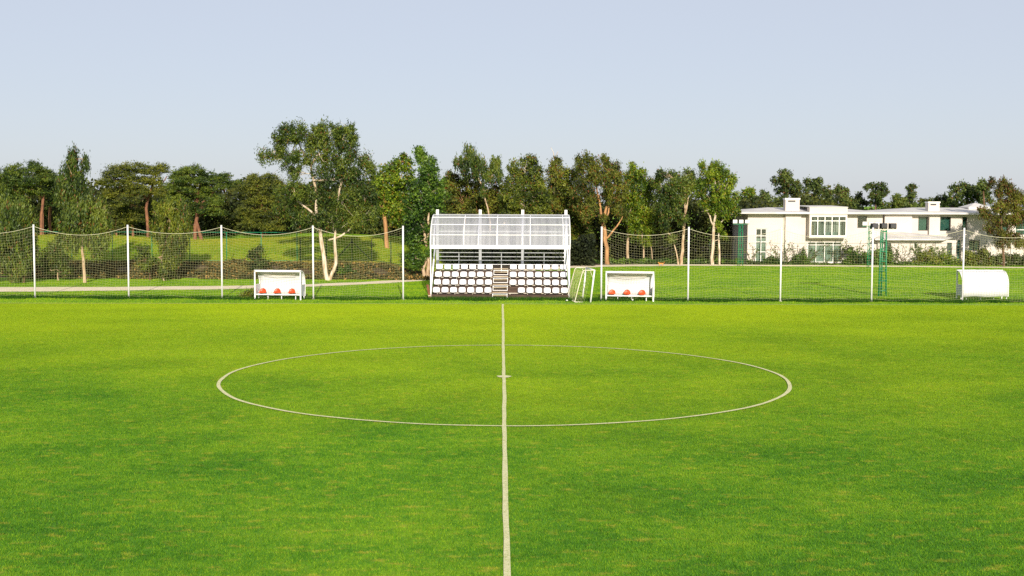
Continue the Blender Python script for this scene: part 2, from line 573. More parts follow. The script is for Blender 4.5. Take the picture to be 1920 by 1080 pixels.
def leaf_mesh(name, C, D, Ln, Wd, face=None):
    n = len(C)
    D = unit(D)
    S = unit(np.cross(D, rng.normal(size=(n, 3)) if face is None else face))
    Ln = np.broadcast_to(np.asarray(Ln, float), (n,))[:, None]
    Wd = np.broadcast_to(np.asarray(Wd, float), (n,))[:, None]
    V = np.stack([C - D * Ln / 2, C + S * Wd / 2 - D * Ln * 0.08, C + D * Ln / 2, C - S * Wd / 2 - D * Ln * 0.08], 1).reshape(-1, 3)
    return np_mesh(name, V, np.arange(4 * n).reshape(-1, 4), rng.random(n))


def blade_mesh(name, P, h, w, lean=0.5):
    """upright grass blades, one slim triangle each"""
    n = len(P)
    a = rng.random(n) * 2 * math.pi
    S = np.stack([np.cos(a), np.sin(a), 0 * a], 1)
    hh = h * (0.55 + 0.75 * rng.random(n))[:, None]
    tip = P + np.concatenate([rng.normal(size=(n, 2)) * lean * h * 0.6, np.zeros((n, 1))], 1)
    tip[:, 2:3] += hh
    ww = w * (0.6 + 0.7 * rng.random(n))[:, None]
    V = np.stack([P - S * ww / 2, P + S * ww / 2, tip], 1).reshape(-1, 3)
    return np_mesh(name, V, np.arange(3 * n).reshape(-1, 3), rng.random(n), 3)


# ------------------------------------------------------------------ land
def grid_sheet(name, xs, ys, zfun, mat, kind='structure'):
    X, Y = np.meshgrid(np.asarray(xs, float), np.asarray(ys, float))
    Z = zfun(X, Y)
    V = np.stack([X.ravel(), Y.ravel(), Z.ravel()], 1)
    nx, ny = len(xs), len(ys)
    i = np.arange(nx * ny).reshape(ny, nx)
    F = np.stack([i[:-1, :-1], i[:-1, 1:], i[1:, 1:], i[1:, :-1]], -1).reshape(-1, 4)
    me = np_mesh(name, V, F)
    me.polygons.foreach_set('use_smooth', np.ones(len(F), bool))
    o = link_mesh(name, me, mat)
    o["kind"] = kind
    return o


xs = sorted(set([-3000, -1200, -500, -250, -150, -100] + list(np.arange(-80, 80.1, 1.25)) + [100, 150, 250, 500, 1200, 3000]))
ys = sorted(set([-800, -300, -150, -80, -50] + list(np.arange(-40, 110.1, 1.25)) + [125, 150, 200, 300, 600, 1200, 3000]))
grid_sheet('ground', xs, ys, terrain, M['rough'])
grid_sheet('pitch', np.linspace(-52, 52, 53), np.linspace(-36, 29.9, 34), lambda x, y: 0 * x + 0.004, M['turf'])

# bare brown bank beyond the path
_bx, _by = np.arange(-64, -4.4, 0.8), np.arange(51.8, 57.0, 0.4)
grid_sheet('bank', _bx, _by, lambda x, y: terrain(x, y) + 0.012 * (1 - sstep(-7, -5, x)) - 0.02 * sstep(-6, -5, x), M['scrub_soil'])

# bare woodland floor under the trees beyond the path
bare = [gnd(x, y) for x, y in ((840, 516), (960, 507), (1075, 500), (1130, 496.5), (1200, 495.5), (1290, 495.2), (1400, 495.5))]
Vb, Fb = [], []
for p in bare:
    for dy in (0, 8, 20, 60):
        X_, Y_ = p[0] * (1 + dy / 150), p[1] + dy
        Vb.append((X_, Y_, float(terrain(X_, Y_)) + 0.006))
for i in range(len(bare) - 1):
    for j in range(3):
        Fb.append((i * 4 + j, (i + 1) * 4 + j, (i + 1) * 4 + j + 1, i * 4 + j + 1))
me = bpy.data.meshes.new('woodland_floor'); me.from_pydata(Vb, [], Fb)
tag(link_mesh('woodland_floor', me, M['soil']), kind='structure')

# the sandy path: near on one side, swinging away behind the stand
path_px = [(-260, 544.5, 552), (-120, 541.5, 550), (0, 538.5, 547.5), (150, 538.5, 546), (300, 537.5, 544), (450, 536, 542), (583, 533, 537.8), (670, 529.5, 534),
           (756, 524.8, 529.2), (800, 521.5, 526), (870, 515, 519.5), (950, 507.5, 511.5), (1020, 502, 505.8), (1080, 498.2, 502.4), (1130, 496.8, 500.6), (1180, 496.2, 499.6),
           (1240, 495.8, 499), (1290, 495.6, 498.6), (1400, 496.4, 499), (1550, 497.4, 499.8), (1700, 498.6, 500.8), (1850, 500.2, 502.2), (1960, 501.4, 503.4), (2100, 503, 505)]
path_far = np.array([gnd(x, a)[:2] for x, a, b in path_px])
path_near = np.array([gnd(x, b)[:2] for x, a, b in path_px])
tt = np.linspace(0, len(path_px) - 1, 150)
idx = np.arange(len(path_px))
pf = np.stack([np.interp(tt, idx, path_far[:, k]) for k in (0, 1)], 1)
pn = np.stack([np.interp(tt, idx, path_near[:, k]) for k in (0, 1)], 1)
pf[:, 1] += 0.25 * np.sin(tt * 5.1) * rng.random(150)
pn[:, 1] += 0.20 * np.sin(tt * 6.3 + 1) * rng.random(150)
Vp = [(x, y, 0.012) for a, b in zip(pn, pf) for x, y in (a, (a + b) / 2, b)]
Fp = [(3 * i + k, 3 * (i + 1) + k, 3 * (i + 1) + k + 1, 3 * i + k + 1) for i in range(149) for k in (0, 1)]
me = bpy.data.meshes.new('path'); me.from_pydata(Vp, [], Fp)
tag(link_mesh('path', me, M['path']), kind='structure')


def path_mask(X, Y):
    """True on or just beside the path"""
    yn = np.interp(X, pn[:, 0], pn[:, 1]); yf = np.interp(X, pf[:, 0], pf[:, 1])
    return (Y > yn - 0.05) & (Y < yf + 0.05)


# ------------------------------------------------------------------ painted markings (on the grass tips)
LZ = 0.0315


def ribbon(name, P, w, mat, wob=0.0):
    P = np.asarray(P, float)
    d = np.gradient(P, axis=0)
    d = unit(np.concatenate([d, np.zeros((len(P), 1))], 1))[:, :2]
    nrm = np.stack([-d[:, 1], d[:, 0]], 1)
    n = len(P)
    wl = w / 2 * (1 + 0.09 * np.interp(np.arange(n), np.arange(0, n + 4, 4), rng.normal(size=len(range(0, n + 4, 4)))))
    wr = w / 2 * (1 + 0.09 * np.interp(np.arange(n), np.arange(0, n + 4, 4), rng.normal(size=len(range(0, n + 4, 4)))))
    off = wob * (np.sin(np.arange(n) * 0.21) * 0.5 + np.sin(np.arange(n) * 0.083 + 1.2) + 0.4 * np.sin(np.arange(n) * 0.55))
    A = P + nrm * (off + wl)[:, None]; B = P + nrm * (off - wr)[:, None]
    V = np.zeros((2 * n, 3)); V[0::2, :2] = A; V[1::2, :2] = B; V[:, 2] = LZ
    F = np.stack([np.arange(n - 1) * 2 + 1, np.arange(n - 1) * 2 + 3, np.arange(n - 1) * 2 + 2, np.arange(n - 1) * 2], 1)
    o = link_mesh(name, np_mesh(name, V, F), mat)
    o["kind"] = 'structure'
    return o


yy = np.linspace(-34, 29.6, 240)
ribbon('halfway_line', np.stack([0.012 + 0 * yy, yy], 1), 0.108, M['line'], 0.006)
th = np.linspace(0, 2 * math.pi, 361)
rr = 9.14 + 0.012 * np.sin(th * 7) + 0.01 * np.sin(th * 17 + 1)
LZ = 0.0335
ribbon('centre_circle', np.stack([0.045 + rr * np.cos(th), rr * np.sin(th)], 1), 0.118, M['line'], 0.0)
LZ = 0.036
xx = np.linspace(-50, 50, 200)
ribbon('touchline', np.stack([xx, 29.65 + 0.010 * xx], 1), 0.11, M['line_worn'], 0.01)
ths = np.linspace(0, 2 * math.pi, 28, endpoint=False)
rs = 0.235 * (1 + 0.06 * np.sin(ths * 3) + 0.05 * np.sin(ths * 5 + 1))
me = bpy.data.meshes.new('centre_spot')
me.from_pydata([(0.02 + r * math.cos(t), r * 1.15 * math.sin(t), 0.0355) for r, t in zip(rs, ths)], [], [tuple(range(28))])
tag(link_mesh('centre_spot', me, M['line']), kind='structure')

# ------------------------------------------------------------------ grass (stuff)
T = 3.0
n_bl = int(T * T * 1500)
P = np.stack([(rng.random(n_bl) - .5) * T, (rng.random(n_bl) - .5) * T, 0.004 + 0 * rng.random(n_bl)], 1)
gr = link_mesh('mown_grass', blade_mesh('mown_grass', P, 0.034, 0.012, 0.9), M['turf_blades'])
tag(gr, 'short mown yellow green grass covering the football pitch', 'grass', kind='stuff')
ng = bpy.data.node_groups.new('grass_tiles', 'GeometryNodeTree')
ng.interface.new_socket('Geometry', in_out='INPUT', socket_type='NodeSocketGeometry')
ng.interface.new_socket('Geometry', in_out='OUTPUT', socket_type='NodeSocketGeometry')
gi = ng.nodes.new('NodeGroupInput'); go = ng.nodes.new('NodeGroupOutput')
NX, NY = 23, 19
g1 = ng.nodes.new('GeometryNodeMeshGrid')
g1.inputs['Size X'].default_value = (NX - 1) * T; g1.inputs['Size Y'].default_value = (NY - 1) * T
g1.inputs['Vertices X'].default_value = NX; g1.inputs['Vertices Y'].default_value = NY
g2 = ng.nodes.new('GeometryNodeTransform')
g2.inputs['Translation'].default_value = (0, 29.9 - T / 2 - (NY - 1) * T / 2, 0)
g3 = ng.nodes.new('GeometryNodeInstanceOnPoints')
g4 = ng.nodes.new('FunctionNodeRandomValue'); g4.data_type = 'INT'
ri = [s for s in g4.inputs if s.type == 'INT']
ri[0].default_value = 0; ri[1].default_value = 3
g5 = ng.nodes.new('ShaderNodeMath'); g5.operation = 'MULTIPLY'; g5.inputs[1].default_value = math.pi / 2
g6 = ng.nodes.new('ShaderNodeCombineXYZ')
ro = [s for s in g4.outputs if s.type == 'INT'][0]
ng.links.new(ro, g5.inputs[0]); ng.links.new(g5.outputs[0], g6.inputs[2])
ng.links.new(g1.outputs[0], g2.inputs[0]); ng.links.new(g2.outputs[0], g3.inputs['Points'])
ng.links.new(gi.outputs[0], g3.inputs['Instance']); ng.links.new(g6.outputs[0], g3.inputs['Rotation'])
ng.links.new(g3.outputs[0], go.inputs[0])
gm = gr.modifiers.new('tiles', 'NODES'); gm.node_group = ng


def scatter(x0, x1, y0, y1, dens):
    n = int((x1 - x0) * (y1 - y0) * dens)
    return np.stack([x0 + (x1 - x0) * rng.random(n), y0 + (y1 - y0) * rng.random(n)], 1)


# longer, darker verge at the foot of the nets and the stand
vp = np.concatenate([scatter(-38, 38, 31.2, 34.6, 330)])
edge = 32.15 + 0.30 * np.sin(vp[:, 0] * 0.9) + 0.22 * np.sin(vp[:, 0] * 2.3 + 1) - 0.024 * vp[:, 0]
vp = vp[(vp[:, 1] > edge + 0.3 * rng.random(len(vp))) & (vp[:, 1] < 33.5 + 0.4 * rng.random(len(vp)) - 0.024 * vp[:, 0])]
vo = link_mesh('verge_grass', blade_mesh('verge_grass', np.concatenate([vp, np.zeros((len(vp), 1))], 1), 0.19, 0.030, 0.7), M['verge_blades'])
tag(vo, 'long dark green grass along the foot of the nets', 'grass', kind='stuff')
# outfield between the nets and the path / houses
op = scatter(-44, 56, 29.8, 78, 105)
dist = op[:, 1] + 41
keep = (np.abs(op[:, 0]) < dist * 0.47) & ~path_mask(op[:, 0], op[:, 1])
keep &= ~((op[:, 0] < -4) & (op[:, 1] > 52)) & ~((op[:, 0] > 18) & (op[:, 1] > 77))
yfar = np.interp(op[:, 0], pf[:, 0], pf[:, 1])
keep &= ~((op[:, 0] > -4) & (op[:, 0] < 23) & (op[:, 1] > yfar))
op = op[keep]
oo = link_mesh('outfield_grass', blade_mesh('outfield_grass', np.concatenate([op, terrain(op[:, 0], op[:, 1])[:, None]], 1), 0.06, 0.032, 0.8), M['rough_blades'])
tag(oo, 'short grass of the field beyond the nets', 'grass', kind='stuff')
mp_ = scatter(-56, -5, 56.3, 78, 130)
mp_ = mp_[np.abs(mp_[:, 0]) < (mp_[:, 1] + 41) * 0.46]
mo = link_mesh('mound_grass', blade_mesh('mound_grass', np.concatenate([mp_, terrain(mp_[:, 0], mp_[:, 1])[:, None]], 1), 0.11, 0.035, 0.8), M['mound_blades'])
tag(mo, 'yellowish grass on the low rise behind the path', 'grass', kind='stuff')
cp_ = scatter(-52, -7, 55.9, 58.4, 170)
cp_ = cp_[(np.abs(cp_[:, 1] - 57.0 - 0.5 * np.sin(cp_[:, 0] * 0.7)) < 0.35 + 0.55 * rng.random(len(cp_))) & (np.sin(cp_[:, 0] * 0.43 + 1) + np.sin(cp_[:, 0] * 1.1) > -0.9)]
co = link_mesh('dry_grass', blade_mesh('dry_grass', np.concatenate([cp_, terrain(cp_[:, 0], cp_[:, 1])[:, None]], 1), 0.24, 0.035, 0.8), M['dry_blades'])
tag(co, 'straw coloured dry grass along the top of the bank', 'grass', kind='stuff')


# ------------------------------------------------------------------ ball-stop posts and nets
post_me = MB().tube([(0, 0, -0.15), (0, 0, 4.32)], 0.052, 12).mesh('post')
cap_me = MB().tube([(0, 0, 4.321), (0, 0, 4.345)], 0.058, 12).mesh('cap')
plate_me = MB().tube([(0, 0, 0.0), (0, 0, 0.035)], 0.10, 12).mesh('base_plate')
for m_ in (post_me, cap_me): m_.materials.append(M['white'])
plate_me.materials.append(M['white_old'])


def post_y(x):
    return 32.84 - 0.0269 * x


POSTS = [(-33.2, 'white net post standing beyond the net at the far left edge'),
         (-27.67, 'leftmost white net post, beside the leftmost shaggy tree'),
         (-22.09, 'second white net post from the left'),
         (-16.55, 'white net post just left of the left dugout'),
         (-11.15, 'white net post just right of the left dugout'),
         (-5.85, 'white net post at the open gap left of the grandstand'),
         (5.79, 'white net post between the small goal and the middle dugout'),
         (10.87, 'white net post beside the dark thin limbed tree, left of the houses'),
         (16.26, 'white net post just left of the near house chimney'),
         (21.57, 'white net post beside the green floodlight mast with black lamps'),
         (26.85, 'white net post in front of the white shell of the right dugout'),
         (32.15, 'white net post beyond the right dugout at the far right edge')]
for x, lb in POSTS:
    o = empty('net_post', (x, post_y(x), 0))
    tag(o, lb, 'post', 'white posts that carry the nets')
    for nm, me in (('pole', post_me), ('cap', cap_me), ('base_plate', plate_me)):
        link_mesh(nm, me, None, o)


def make_net(x0, x1, label, seed, bot=0.10, sag=0.5, cell=0.152, bulge=0.28):
    r = np.random.default_rng(seed)
    W = x1 - x0
    nu, nv = int(W / cell), int(4.0 / cell)
    u = np.linspace(0, 1, nu + 1); v = np.linspace(0, 1, nv + 1)
    U, Vv = np.meshgrid(u, v, indexing='ij')
    top = 4.22 - sag * (1 - np.abs(2 * U - 1) ** 2.0)
    b_ = bot + 0.10 * np.sin(U * math.pi * 2 + seed) ** 2
    a1, a2, a3 = r.random(3) * 6
    Z = b_ + (top - b_) * (Vv + 0.05 * np.sin(Vv * math.pi) * np.sin(U * 5 + a1))
    X = x0 + W * (U + 0.012 * np.sin(U * math.pi) * np.sin(Vv * 4 + a2))
    Y = post_y(X) + np.sin(U * math.pi) ** 0.7 * (bulge * np.sin(Vv * math.pi) + 0.10 * np.sin(U * 9 + Vv * 3 + a3) * np.sin(Vv * math.pi))
    P_ = np.stack([X, Y, Z], -1)
    rad = 0.0031
    segs = np.concatenate([np.stack([P_[:-1], P_[1:]], 2).reshape(-1, 2, 3), np.stack([P_[:, :-1], P_[:, 1:]], 2).reshape(-1, 2, 3)])
    A, B = segs[:, 0], segs[:, 1]
    d = unit(B - A)
    s = unit(np.cross(d, np.array([0.1, 1.0, 0.15]))); t = np.cross(d, s)
    ring = [s * rad, (-s * 0.5 + t * 0.87) * rad, (-s * 0.5 - t * 0.87) * rad]
    Vx = np.concatenate([np.stack([A + k for k in ring], 1), np.stack([B + k for k in ring], 1)], 1)
    n = len(segs)
    base = (np.arange(n) * 6)[:, None]
    F = np.concatenate([base + np.array([k, (k + 1) % 3, 3 + (k + 1) % 3, 3 + k]) for k in range(3)])
    org = np.array([(x0 + x1) / 2, post_y((x0 + x1) / 2), 0])
    o = empty('ball_stop_net', org)
    tag(o, label, 'net', 'sagging nets between the white posts')
    link_mesh('netting', np_mesh('netting', Vx.reshape(-1, 3) - org, F), M['cord'], o)
    tr = [p - org for p in P_[:, -1]]
    MB().tube(tr, 0.011, 6).build('top_rope', M['cord_white'], o)
    MB().tube([p - org for p in P_[:, 0]], 0.005, 6).build('bottom_rope', M['cord'], o)


NETS = [(0, 'net at the left edge in front of the leftmost shaggy tree'),
        (1, 'net in front of the tall weeping tree on the left'),
        (2, 'net in front of the small weeping tree and umbrella pines'),
        (3, 'net partly hidden by the left dugout'),
        (4, 'net in front of the pale forked trunk of the biggest tree'),
        (6, 'net behind the middle dugout'),
        (7, 'net in front of the left end of the near house and the wood'),
        (8, 'net in front of the bay window of the near house'),
        (9, 'net in front of the porch and the green floodlight mast'),
        (10, 'net at the right edge in front of the right dugout')]
for k, (i, lb) in enumerate(NETS):
    make_net(POSTS[i][0] + 0.05, POSTS[i + 1][0] - 0.05, lb, k + 3, 0.08, 0.44 + 0.06 * math.sin(k * 2.1), bulge=0.30 + 0.12 * math.sin(k * 1.7))

# ------------------------------------------------------------------ grandstand
SX, SY = -0.16, 33.80                       # middle of the front, on the ground
st = empty('grandstand', (SX, SY, 0), R(-1.2))
tag(st, 'small grandstand of white seats under a curved translucent roof', 'grandstand')
ROW_D, ROW_H, PITCH_S = 0.88, 0.42, 0.515
YR, HW = 3.85, 4.05                          # rear post line, half width to the outer posts

# raked deck: a riser board and a tread board for each row and side
for k in range(4):
    y0 = 0.02 + k * ROW_D
    zt = 0.25 + k * ROW_H
    z0 = 0.02 if k == 0 else zt - ROW_H + 0.004
    for s in (-1, 1):
        xa, xb = (s * 0.47, s * (HW + 0.03))
        xa, xb = min(xa, xb), max(xa, xb)
        MB().box(xa, xb, y0, y0 + 0.03, z0, zt - 0.036).build('riser_board', M['deck'], st)
        for j in range(3):
            MB().box(xa, xb, y0 + 0.01 + j * 0.29, y0 + 0.01 + j * 0.29 + 0.278, zt - 0.034, zt).build('deck_plank', M['deck'], st)
    MB().box(-0.465, 0.465, y0 + 0.12, y0 + 0.15, 0.02 if k == 0 else zt - ROW_H + 0.01, zt - 0.04).build('stair_riser', M['deck'], st)
MB().box(-HW, HW, YR - 0.32, YR - 0.28, 0.02, 1.46).build('back_board', M['deck'], st)
for s in (-1, 1):                            # stepped side cheek, dark
    mb = MB()
    for k in range(4):
        y0 = 0.03 + k * ROW_D
        mb.box(s * HW - 0.012, s * HW + 0.012, y0, y0 + ROW_D - 0.004 if k < 3 else YR - 0.33, 0.03, 0.20 + k * ROW_H)
    mb.build('side_board', M['deck'], st)


def seat_shell(square=True):
    """bucket seat: rounded back that flows into the pan, open-edged shell with thickness"""
    bm = bmesh.new()
    prof = [(-0.36, 0.03), (-0.33, 0.0), (-0.20, -0.012), (-0.06, 0.0), (0.0, 0.05), (0.03, 0.16), (0.05, 0.27), (0.06, 0.345)]
    hw = [0.175, 0.20, 0.212, 0.216, 0.216, 0.216, 0.210, 0.175] if square else [0.165, 0.19, 0.205, 0.215, 0.220, 0.205, 0.165, 0.085]
    nx = 8
    rows = []
    for (y, z), w in zip(prof, hw):
        row = []
        for i in range(nx + 1):
            u = -1 + 2 * i / nx
            lift = 0.035 * abs(u) ** 3
            yb = y - (0.04 * abs(u) ** 3 if z > 0.02 and y > -0.1 else 0)
            zb = z + (lift if y < -0.02 else 0) - (0.02 * abs(u) ** 4 if z > 0.3 else 0)
            row.append(bm.verts.new((u * w, yb, zb)))
        rows.append(row)
    for a, b in zip(rows, rows[1:]):
        for i in range(nx):
            bm.faces.new((a[i], a[i + 1], b[i + 1], b[i]))
    for f in bm.faces: f.smooth = True
    bmesh.ops.recalc_face_normals(bm, faces=bm.faces)
    ret = bmesh.ops.solidify(bm, geom=bm.faces[:], thickness=0.014)
    me = bpy.data.meshes.new('seat')
    bm.to_mesh(me); bm.free()
    return me


seat_me = seat_shell(); seat_me.materials.append(M['seat_white'])
red_me = seat_shell(False); red_me.materials.append(M['seat_red'])
for k in range(4):
    y0 = 0.05 + k * ROW_D
    zs = 0.25 + k * ROW_H + 0.10
    for s in (-1, 1):
        for i in range(7):
            x = s * (0.745 + i * PITCH_S) + 0.02
            if k == 0 and s == 1 and i == 0:
                continue
            o = link_mesh('seat', seat_me, None, st, (x, y0 + 0.42, zs))
            o.rotation_euler = (R(random.uniform(-1.5, 1.5)), 0, R(random.uniform(-1.5, 1.5)))
            o.scale = (0.96, 0.96, 0.90)
        MB().bar((s * 0.50, y0 + 0.30, zs - 0.03), (s * HW * 0.985, y0 + 0.30, zs - 0.03), 0.035, 0.03).build('seat_rail', M['white_old'], st)
        for i in range(4):
            x = s * (0.60 + i * 1.05)
            MB().bar((x, y0 + 0.30, zs - 0.045), (x, y0 + 0.30, zs - 0.10), 0.03).build('rail_foot', M['white_old'], st)

# stair up the middle: four box frames of white tube with two boards each
for k in range(4):
    y0 = -0.10 + k * ROW_D
    za, zb = 0.02 + k * ROW_H, 0.42 + k * ROW_H
    sf = MB()
    for x in (-0.43, 0.43):
        sf.bar((x, y0, za), (x, y0, zb - 0.10), 0.036)
        MB().bar((x, y0 + 0.50, za), (x, y0 + 0.50, zb - 0.07), 0.036).build('step_leg', M['white'], st)
    for z in ((zb - 0.12), (za + 0.02)):
        sf.bar((-0.412, y0, z), (0.412, y0, z), 0.036)
    fr = sf.build('step_frame', M['white'], st)
    MB().box(-0.44, 0.44, y0 - 0.02, y0 + 0.25, zb - 0.24, zb - 0.205).build('tread', M['tread'], fr)
    MB().box(-0.45, 0.45, y0 + 0.27, y0 + 0.56, zb - 0.06, zb - 0.02).build('tread', M['tread'], fr)

# roof on four rear posts
RF, RT, RBASE = 0.75, 1.86, 3.10            # front edge y, rise, springing height
RA = YR - RF


def roof_pt(t, dz=0.0):
    return (YR - RA * math.cos(t), RBASE + RT * math.sin(t) + dz)


PX = [-3.99, -1.32, 1.33, 4.02]
for x in PX:
    MB().box(x - 0.085, x + 0.085, YR, YR + 0.17, 0.0, 5.28).build('roof_post', M['white'], st)
    pts = [(x, *roof_pt(R(a), -0.10)) for a in range(2, 91, 8)]
    mb = MB()
    for p, q in zip(pts, pts[1:]):
        mb.bar(p, q, 0.055, 0.12)
    mb.build('roof_rib', M['white'], st)
WL, WR = -4.20, 4.19
for x in (WL, WR):
    mb = MB()
    pts = [(x, *roof_pt(R(a), 0.0)) for a in range(0, 91, 6)]
    mb.tube(pts, 0.035, 8)
    mb.build('end_arch', M['white'], st)
edges = [WL + 0.03, -2.20, -0.20, 1.80, 3.78, WR - 0.03]
for xa, xb in zip(edges, edges[1:]):
    n = 22
    V_, F_ = [], []
    for i in range(n + 1):
        y, z = roof_pt(R(90 * i / n), 0.02)
        V_ += [(xa + 0.004, y, z), (xb - 0.004, y, z)]
    for i in range(n):
        F_.append((2 * i, 2 * i + 1, 2 * i + 3, 2 * i + 2))
    mb = MB().add(V_, F_, True)
    o = mb.build('roof_panel', M['poly'], st)
for x in edges[1:-1]:
    mb = MB()
    pts = [(x, *roof_pt(R(a), 0.03)) for a in range(0, 91, 6)]
    for p, q in zip(pts, pts[1:]):
        mb.bar(p, q, 0.05, 0.012)
    mb.build('panel_joint', M['white'], st)
for a in (20, 42, 64):
    y, z = roof_pt(R(a), 0.045)
    MB().bar((WL, y, z), (WR, y, z), 0.035, 0.04).build('purlin', M['white'], st)
MB().bar((WL - 0.02, RF - 0.02, RBASE - 0.04), (WR + 0.02, RF - 0.02, RBASE - 0.04), 0.07, 0.22).build('front_beam', M['white'], st)
MB().bar((WL, YR + 0.02, RBASE + RT), (WR, YR + 0.02, RBASE + RT), 0.06, 0.06).build('ridge_beam', M['white'], st)
MB().bar((WL + 0.2, YR + 0.22, 3.92), (WR - 0.2, YR + 0.22, 3.92), 0.07, 0.09).build('rear_beam', M['white'], st)
for s, x in ((-1, -4.17), (1, 4.16)):   # end frames
    MB().bar((x, RF - 0.05, 0.0), (x, RF - 0.05, RBASE - 0.15), 0.06).build('front_post', M['white'], st)
    MB().bar((x - s * 0.03, 0.02, 0.02), (x - s * 0.03, YR, 3.0), 0.085, 0.12).build('side_brace', M['white'], st)
# guard rail behind the top row
for z in (1.87, 2.12, 2.35, 2.60):
    for xa, xb in zip(PX, PX[1:]):
        MB().bar((xa + 0.09, YR + 0.05, z), (xb - 0.09, YR + 0.05, z), 0.045).build('guard_rail', M['white'], st)
for xa, xb in zip(PX, PX[1:]):
    x = (xa + xb) / 2
    MB().bar((x, YR + 0.11, 1.3), (x, YR + 0.11, 2.62), 0.05).build('rail_post', M['white'], st)

# ------------------------------------------------------------------ dugouts
DW, DH, DD = 2.78, 1.70, 0.92


def shell_prof(n=18):
    """(y, z) from the front lip over the roof and down the back; y=0 is the open front"""
    pts = []
    for i in range(n + 1):
        a = R(90) * (1 - i / n)
        pts.append((DD * 0.12 + DD * 0.88 * math.cos(a), 0.85 + (DH - 0.85) * math.sin(a)))
    return [(0.0, DH - 0.002)] + pts + [(DD, 0.55), (DD - 0.01, 0.20)]


def make_dugout():
    root = empty('dugout', (0, 0, 0))
    pr = shell_prof()
    V_, F_ = [], []
    nx = 10
    for (y, z) in pr:
        for i in range(nx + 1):
            x = -DW / 2 + DW * i / nx
            low = 0.02 * math.sin(i * 1.1) if z < 0.3 else 0
            V_.append((x, y, z + low))
    for j in range(len(pr) - 1):
        for i in range(nx):
            F_.append((j * (nx + 1) + i, j * (nx + 1) + i + 1, (j + 1) * (nx + 1) + i + 1, (j + 1) * (nx + 1) + i))
    sh = MB().add(V_, F_, True).build('shell', M['shell'], root)
    so = sh.modifiers.new('thick', 'SOLIDIFY'); so.thickness = 0.012; so.offset = 0
    for s in (-1, 1):
        x = s * (DW / 2 - 0.02)
        MB().bar((x, 0.0, -0.02), (x, 0.0, DH + 0.02), 0.075).build('front_post', M['white'], root)
        mb = MB()
        pts = [(x + s * 0.015, y, z) for y, z in pr]
        for p, q in zip(pts, pts[1:]):
            mb.bar(p, q, 0.04, 0.04)
        mb.build('end_hoop', M['white'], root)
        MB().bar((x, DD - 0.22, 0.0), (x, DD - 0.22, 0.5), 0.05).build('rear_leg', M['white'], root)
        MB().box(x - 0.012, x + 0.012, 0.042, DD - 0.03, 0.24, 0.86).build('end_panel', M['shell_grey'], root)
        MB().bar((x, 0.04, 0.88), (x, DD - 0.02, 0.88), 0.035).build('end_rail', M['white'], root)
    MB().bar((-DW / 2 - 0.015, 0.0, DH), (DW / 2 + 0.015, 0.0, DH), 0.075, 0.11).build('top_bar', M['white'], root)
    MB().bar((-DW / 2 + 0.03, 0.42, 0.30), (DW / 2 - 0.03, 0.42, 0.30), 0.06, 0.05).build('bench_rail', M['white'], root)
    MB().bar((-DW / 2 + 0.03, 0.20, 0.30), (DW / 2 - 0.03, 0.20, 0.30), 0.04, 0.05).build('bench_rail', M['white'], root)
    for x in (-0.72, 0.10, 0.95):
        MB().bar((x, 0.42, 0.27), (x, 0.42, -0.02), 0.045).build('bench_leg', M['white'], root)
    for x in (-1.06, -0.18, 0.70):
        o = link_mesh('seat', red_me, None, root, (x, 0.52, 0.36))
        o.rotation_euler = (R(-4), 0, 0)
        o.scale = (0.95, 1.0, 0.84)
    mb = MB()
    c = [(-0.95 + 1.9 * i / 12, 0.34 + 0.03 * math.sin(i), 1.46 - 0.05 * math.sin(math.pi * i / 12)) for i in range(13)]
    mb.tube(c, 0.012, 6)
    mb.build('roof_cord', M['white_old'], root)
    return root


def copy_tree(o, parent=None):
    c = o.copy()
    col.objects.link(c)
    c.parent = parent
    for ch in list(o.children):
        copy_tree(ch, c)
    return c


dug = make_dugout()
p = gnd(521, 562.5)
dug.location = (p[0], p[1], 0); dug.rotation_euler = (0, 0, R(-7))
tag(dug, 'white dugout with three red seats left of the grandstand', 'dugout', 'dugouts along the touchline')
d2 = copy_tree(dug)
p = gnd(1180.5, 565)
d2.location = (p[0], p[1], 0); d2.rotation_euler = (0, 0, R(-9))
tag(d2, 'white dugout with three red seats right of the small goal', 'dugout', 'dugouts along the touchline')
d3 = copy_tree(dug)
p = at(1848, 558, 33.7)
d3.location = (p[0] - 0.02, 33.75 + DD, 0.02); d3.rotation_euler = (0, 0, R(180.8))
tag(d3, 'white dugout seen from behind at the right edge', 'dugout', 'dugouts along the touchline')

# ------------------------------------------------------------------ small goal lying beside the stand
GX, GY = 5.07, 31.35
goal = empty('portable_goal', (GX, GY, 0), R(6))
tag(goal, 'small white portable goal seen from the side beside the grandstand', 'goal')
GH, GW = 1.85, 2.75
lean = 0.22
near_b, near_t = (0, 0, 0.0), (lean, 0, GH)
far_b, far_t = (0, GW, 0.0), (lean, GW, GH)
MB().tube([near_b, near_t], 0.05, 10).build('goal_post', M['white'], goal)
MB().tube([far_b, far_t], 0.05, 10).build('goal_post', M['white'], goal)
MB().tube([near_t, far_t], 0.045, 10).build('crossbar', M['white'], goal)
for y in (0, GW):
    k = 0.03
    pts = [(lean, y, GH), (-0.35, y, GH + 0.01), (-0.43, y, GH - 0.02), (-0.48, y, GH - 0.10), (-0.92, y, 0.06), (-0.90, y, 0.03), (-0.45, y, 0.02)]
    MB().tube(pts, 0.024, 8).build('side_frame', M['white_old'], goal)
    MB().tube([(lean * 0.75, y, GH * 0.72), (-0.02, y, GH - 0.06)], 0.016, 6).build('corner_stay', M['white_old'], goal)
MB().tube([(-0.92, 0, 0.04), (-0.92, GW, 0.04)], 0.02, 8).build('ground_bar', M['white_old'], goal)
mb = MB()
nb = 22
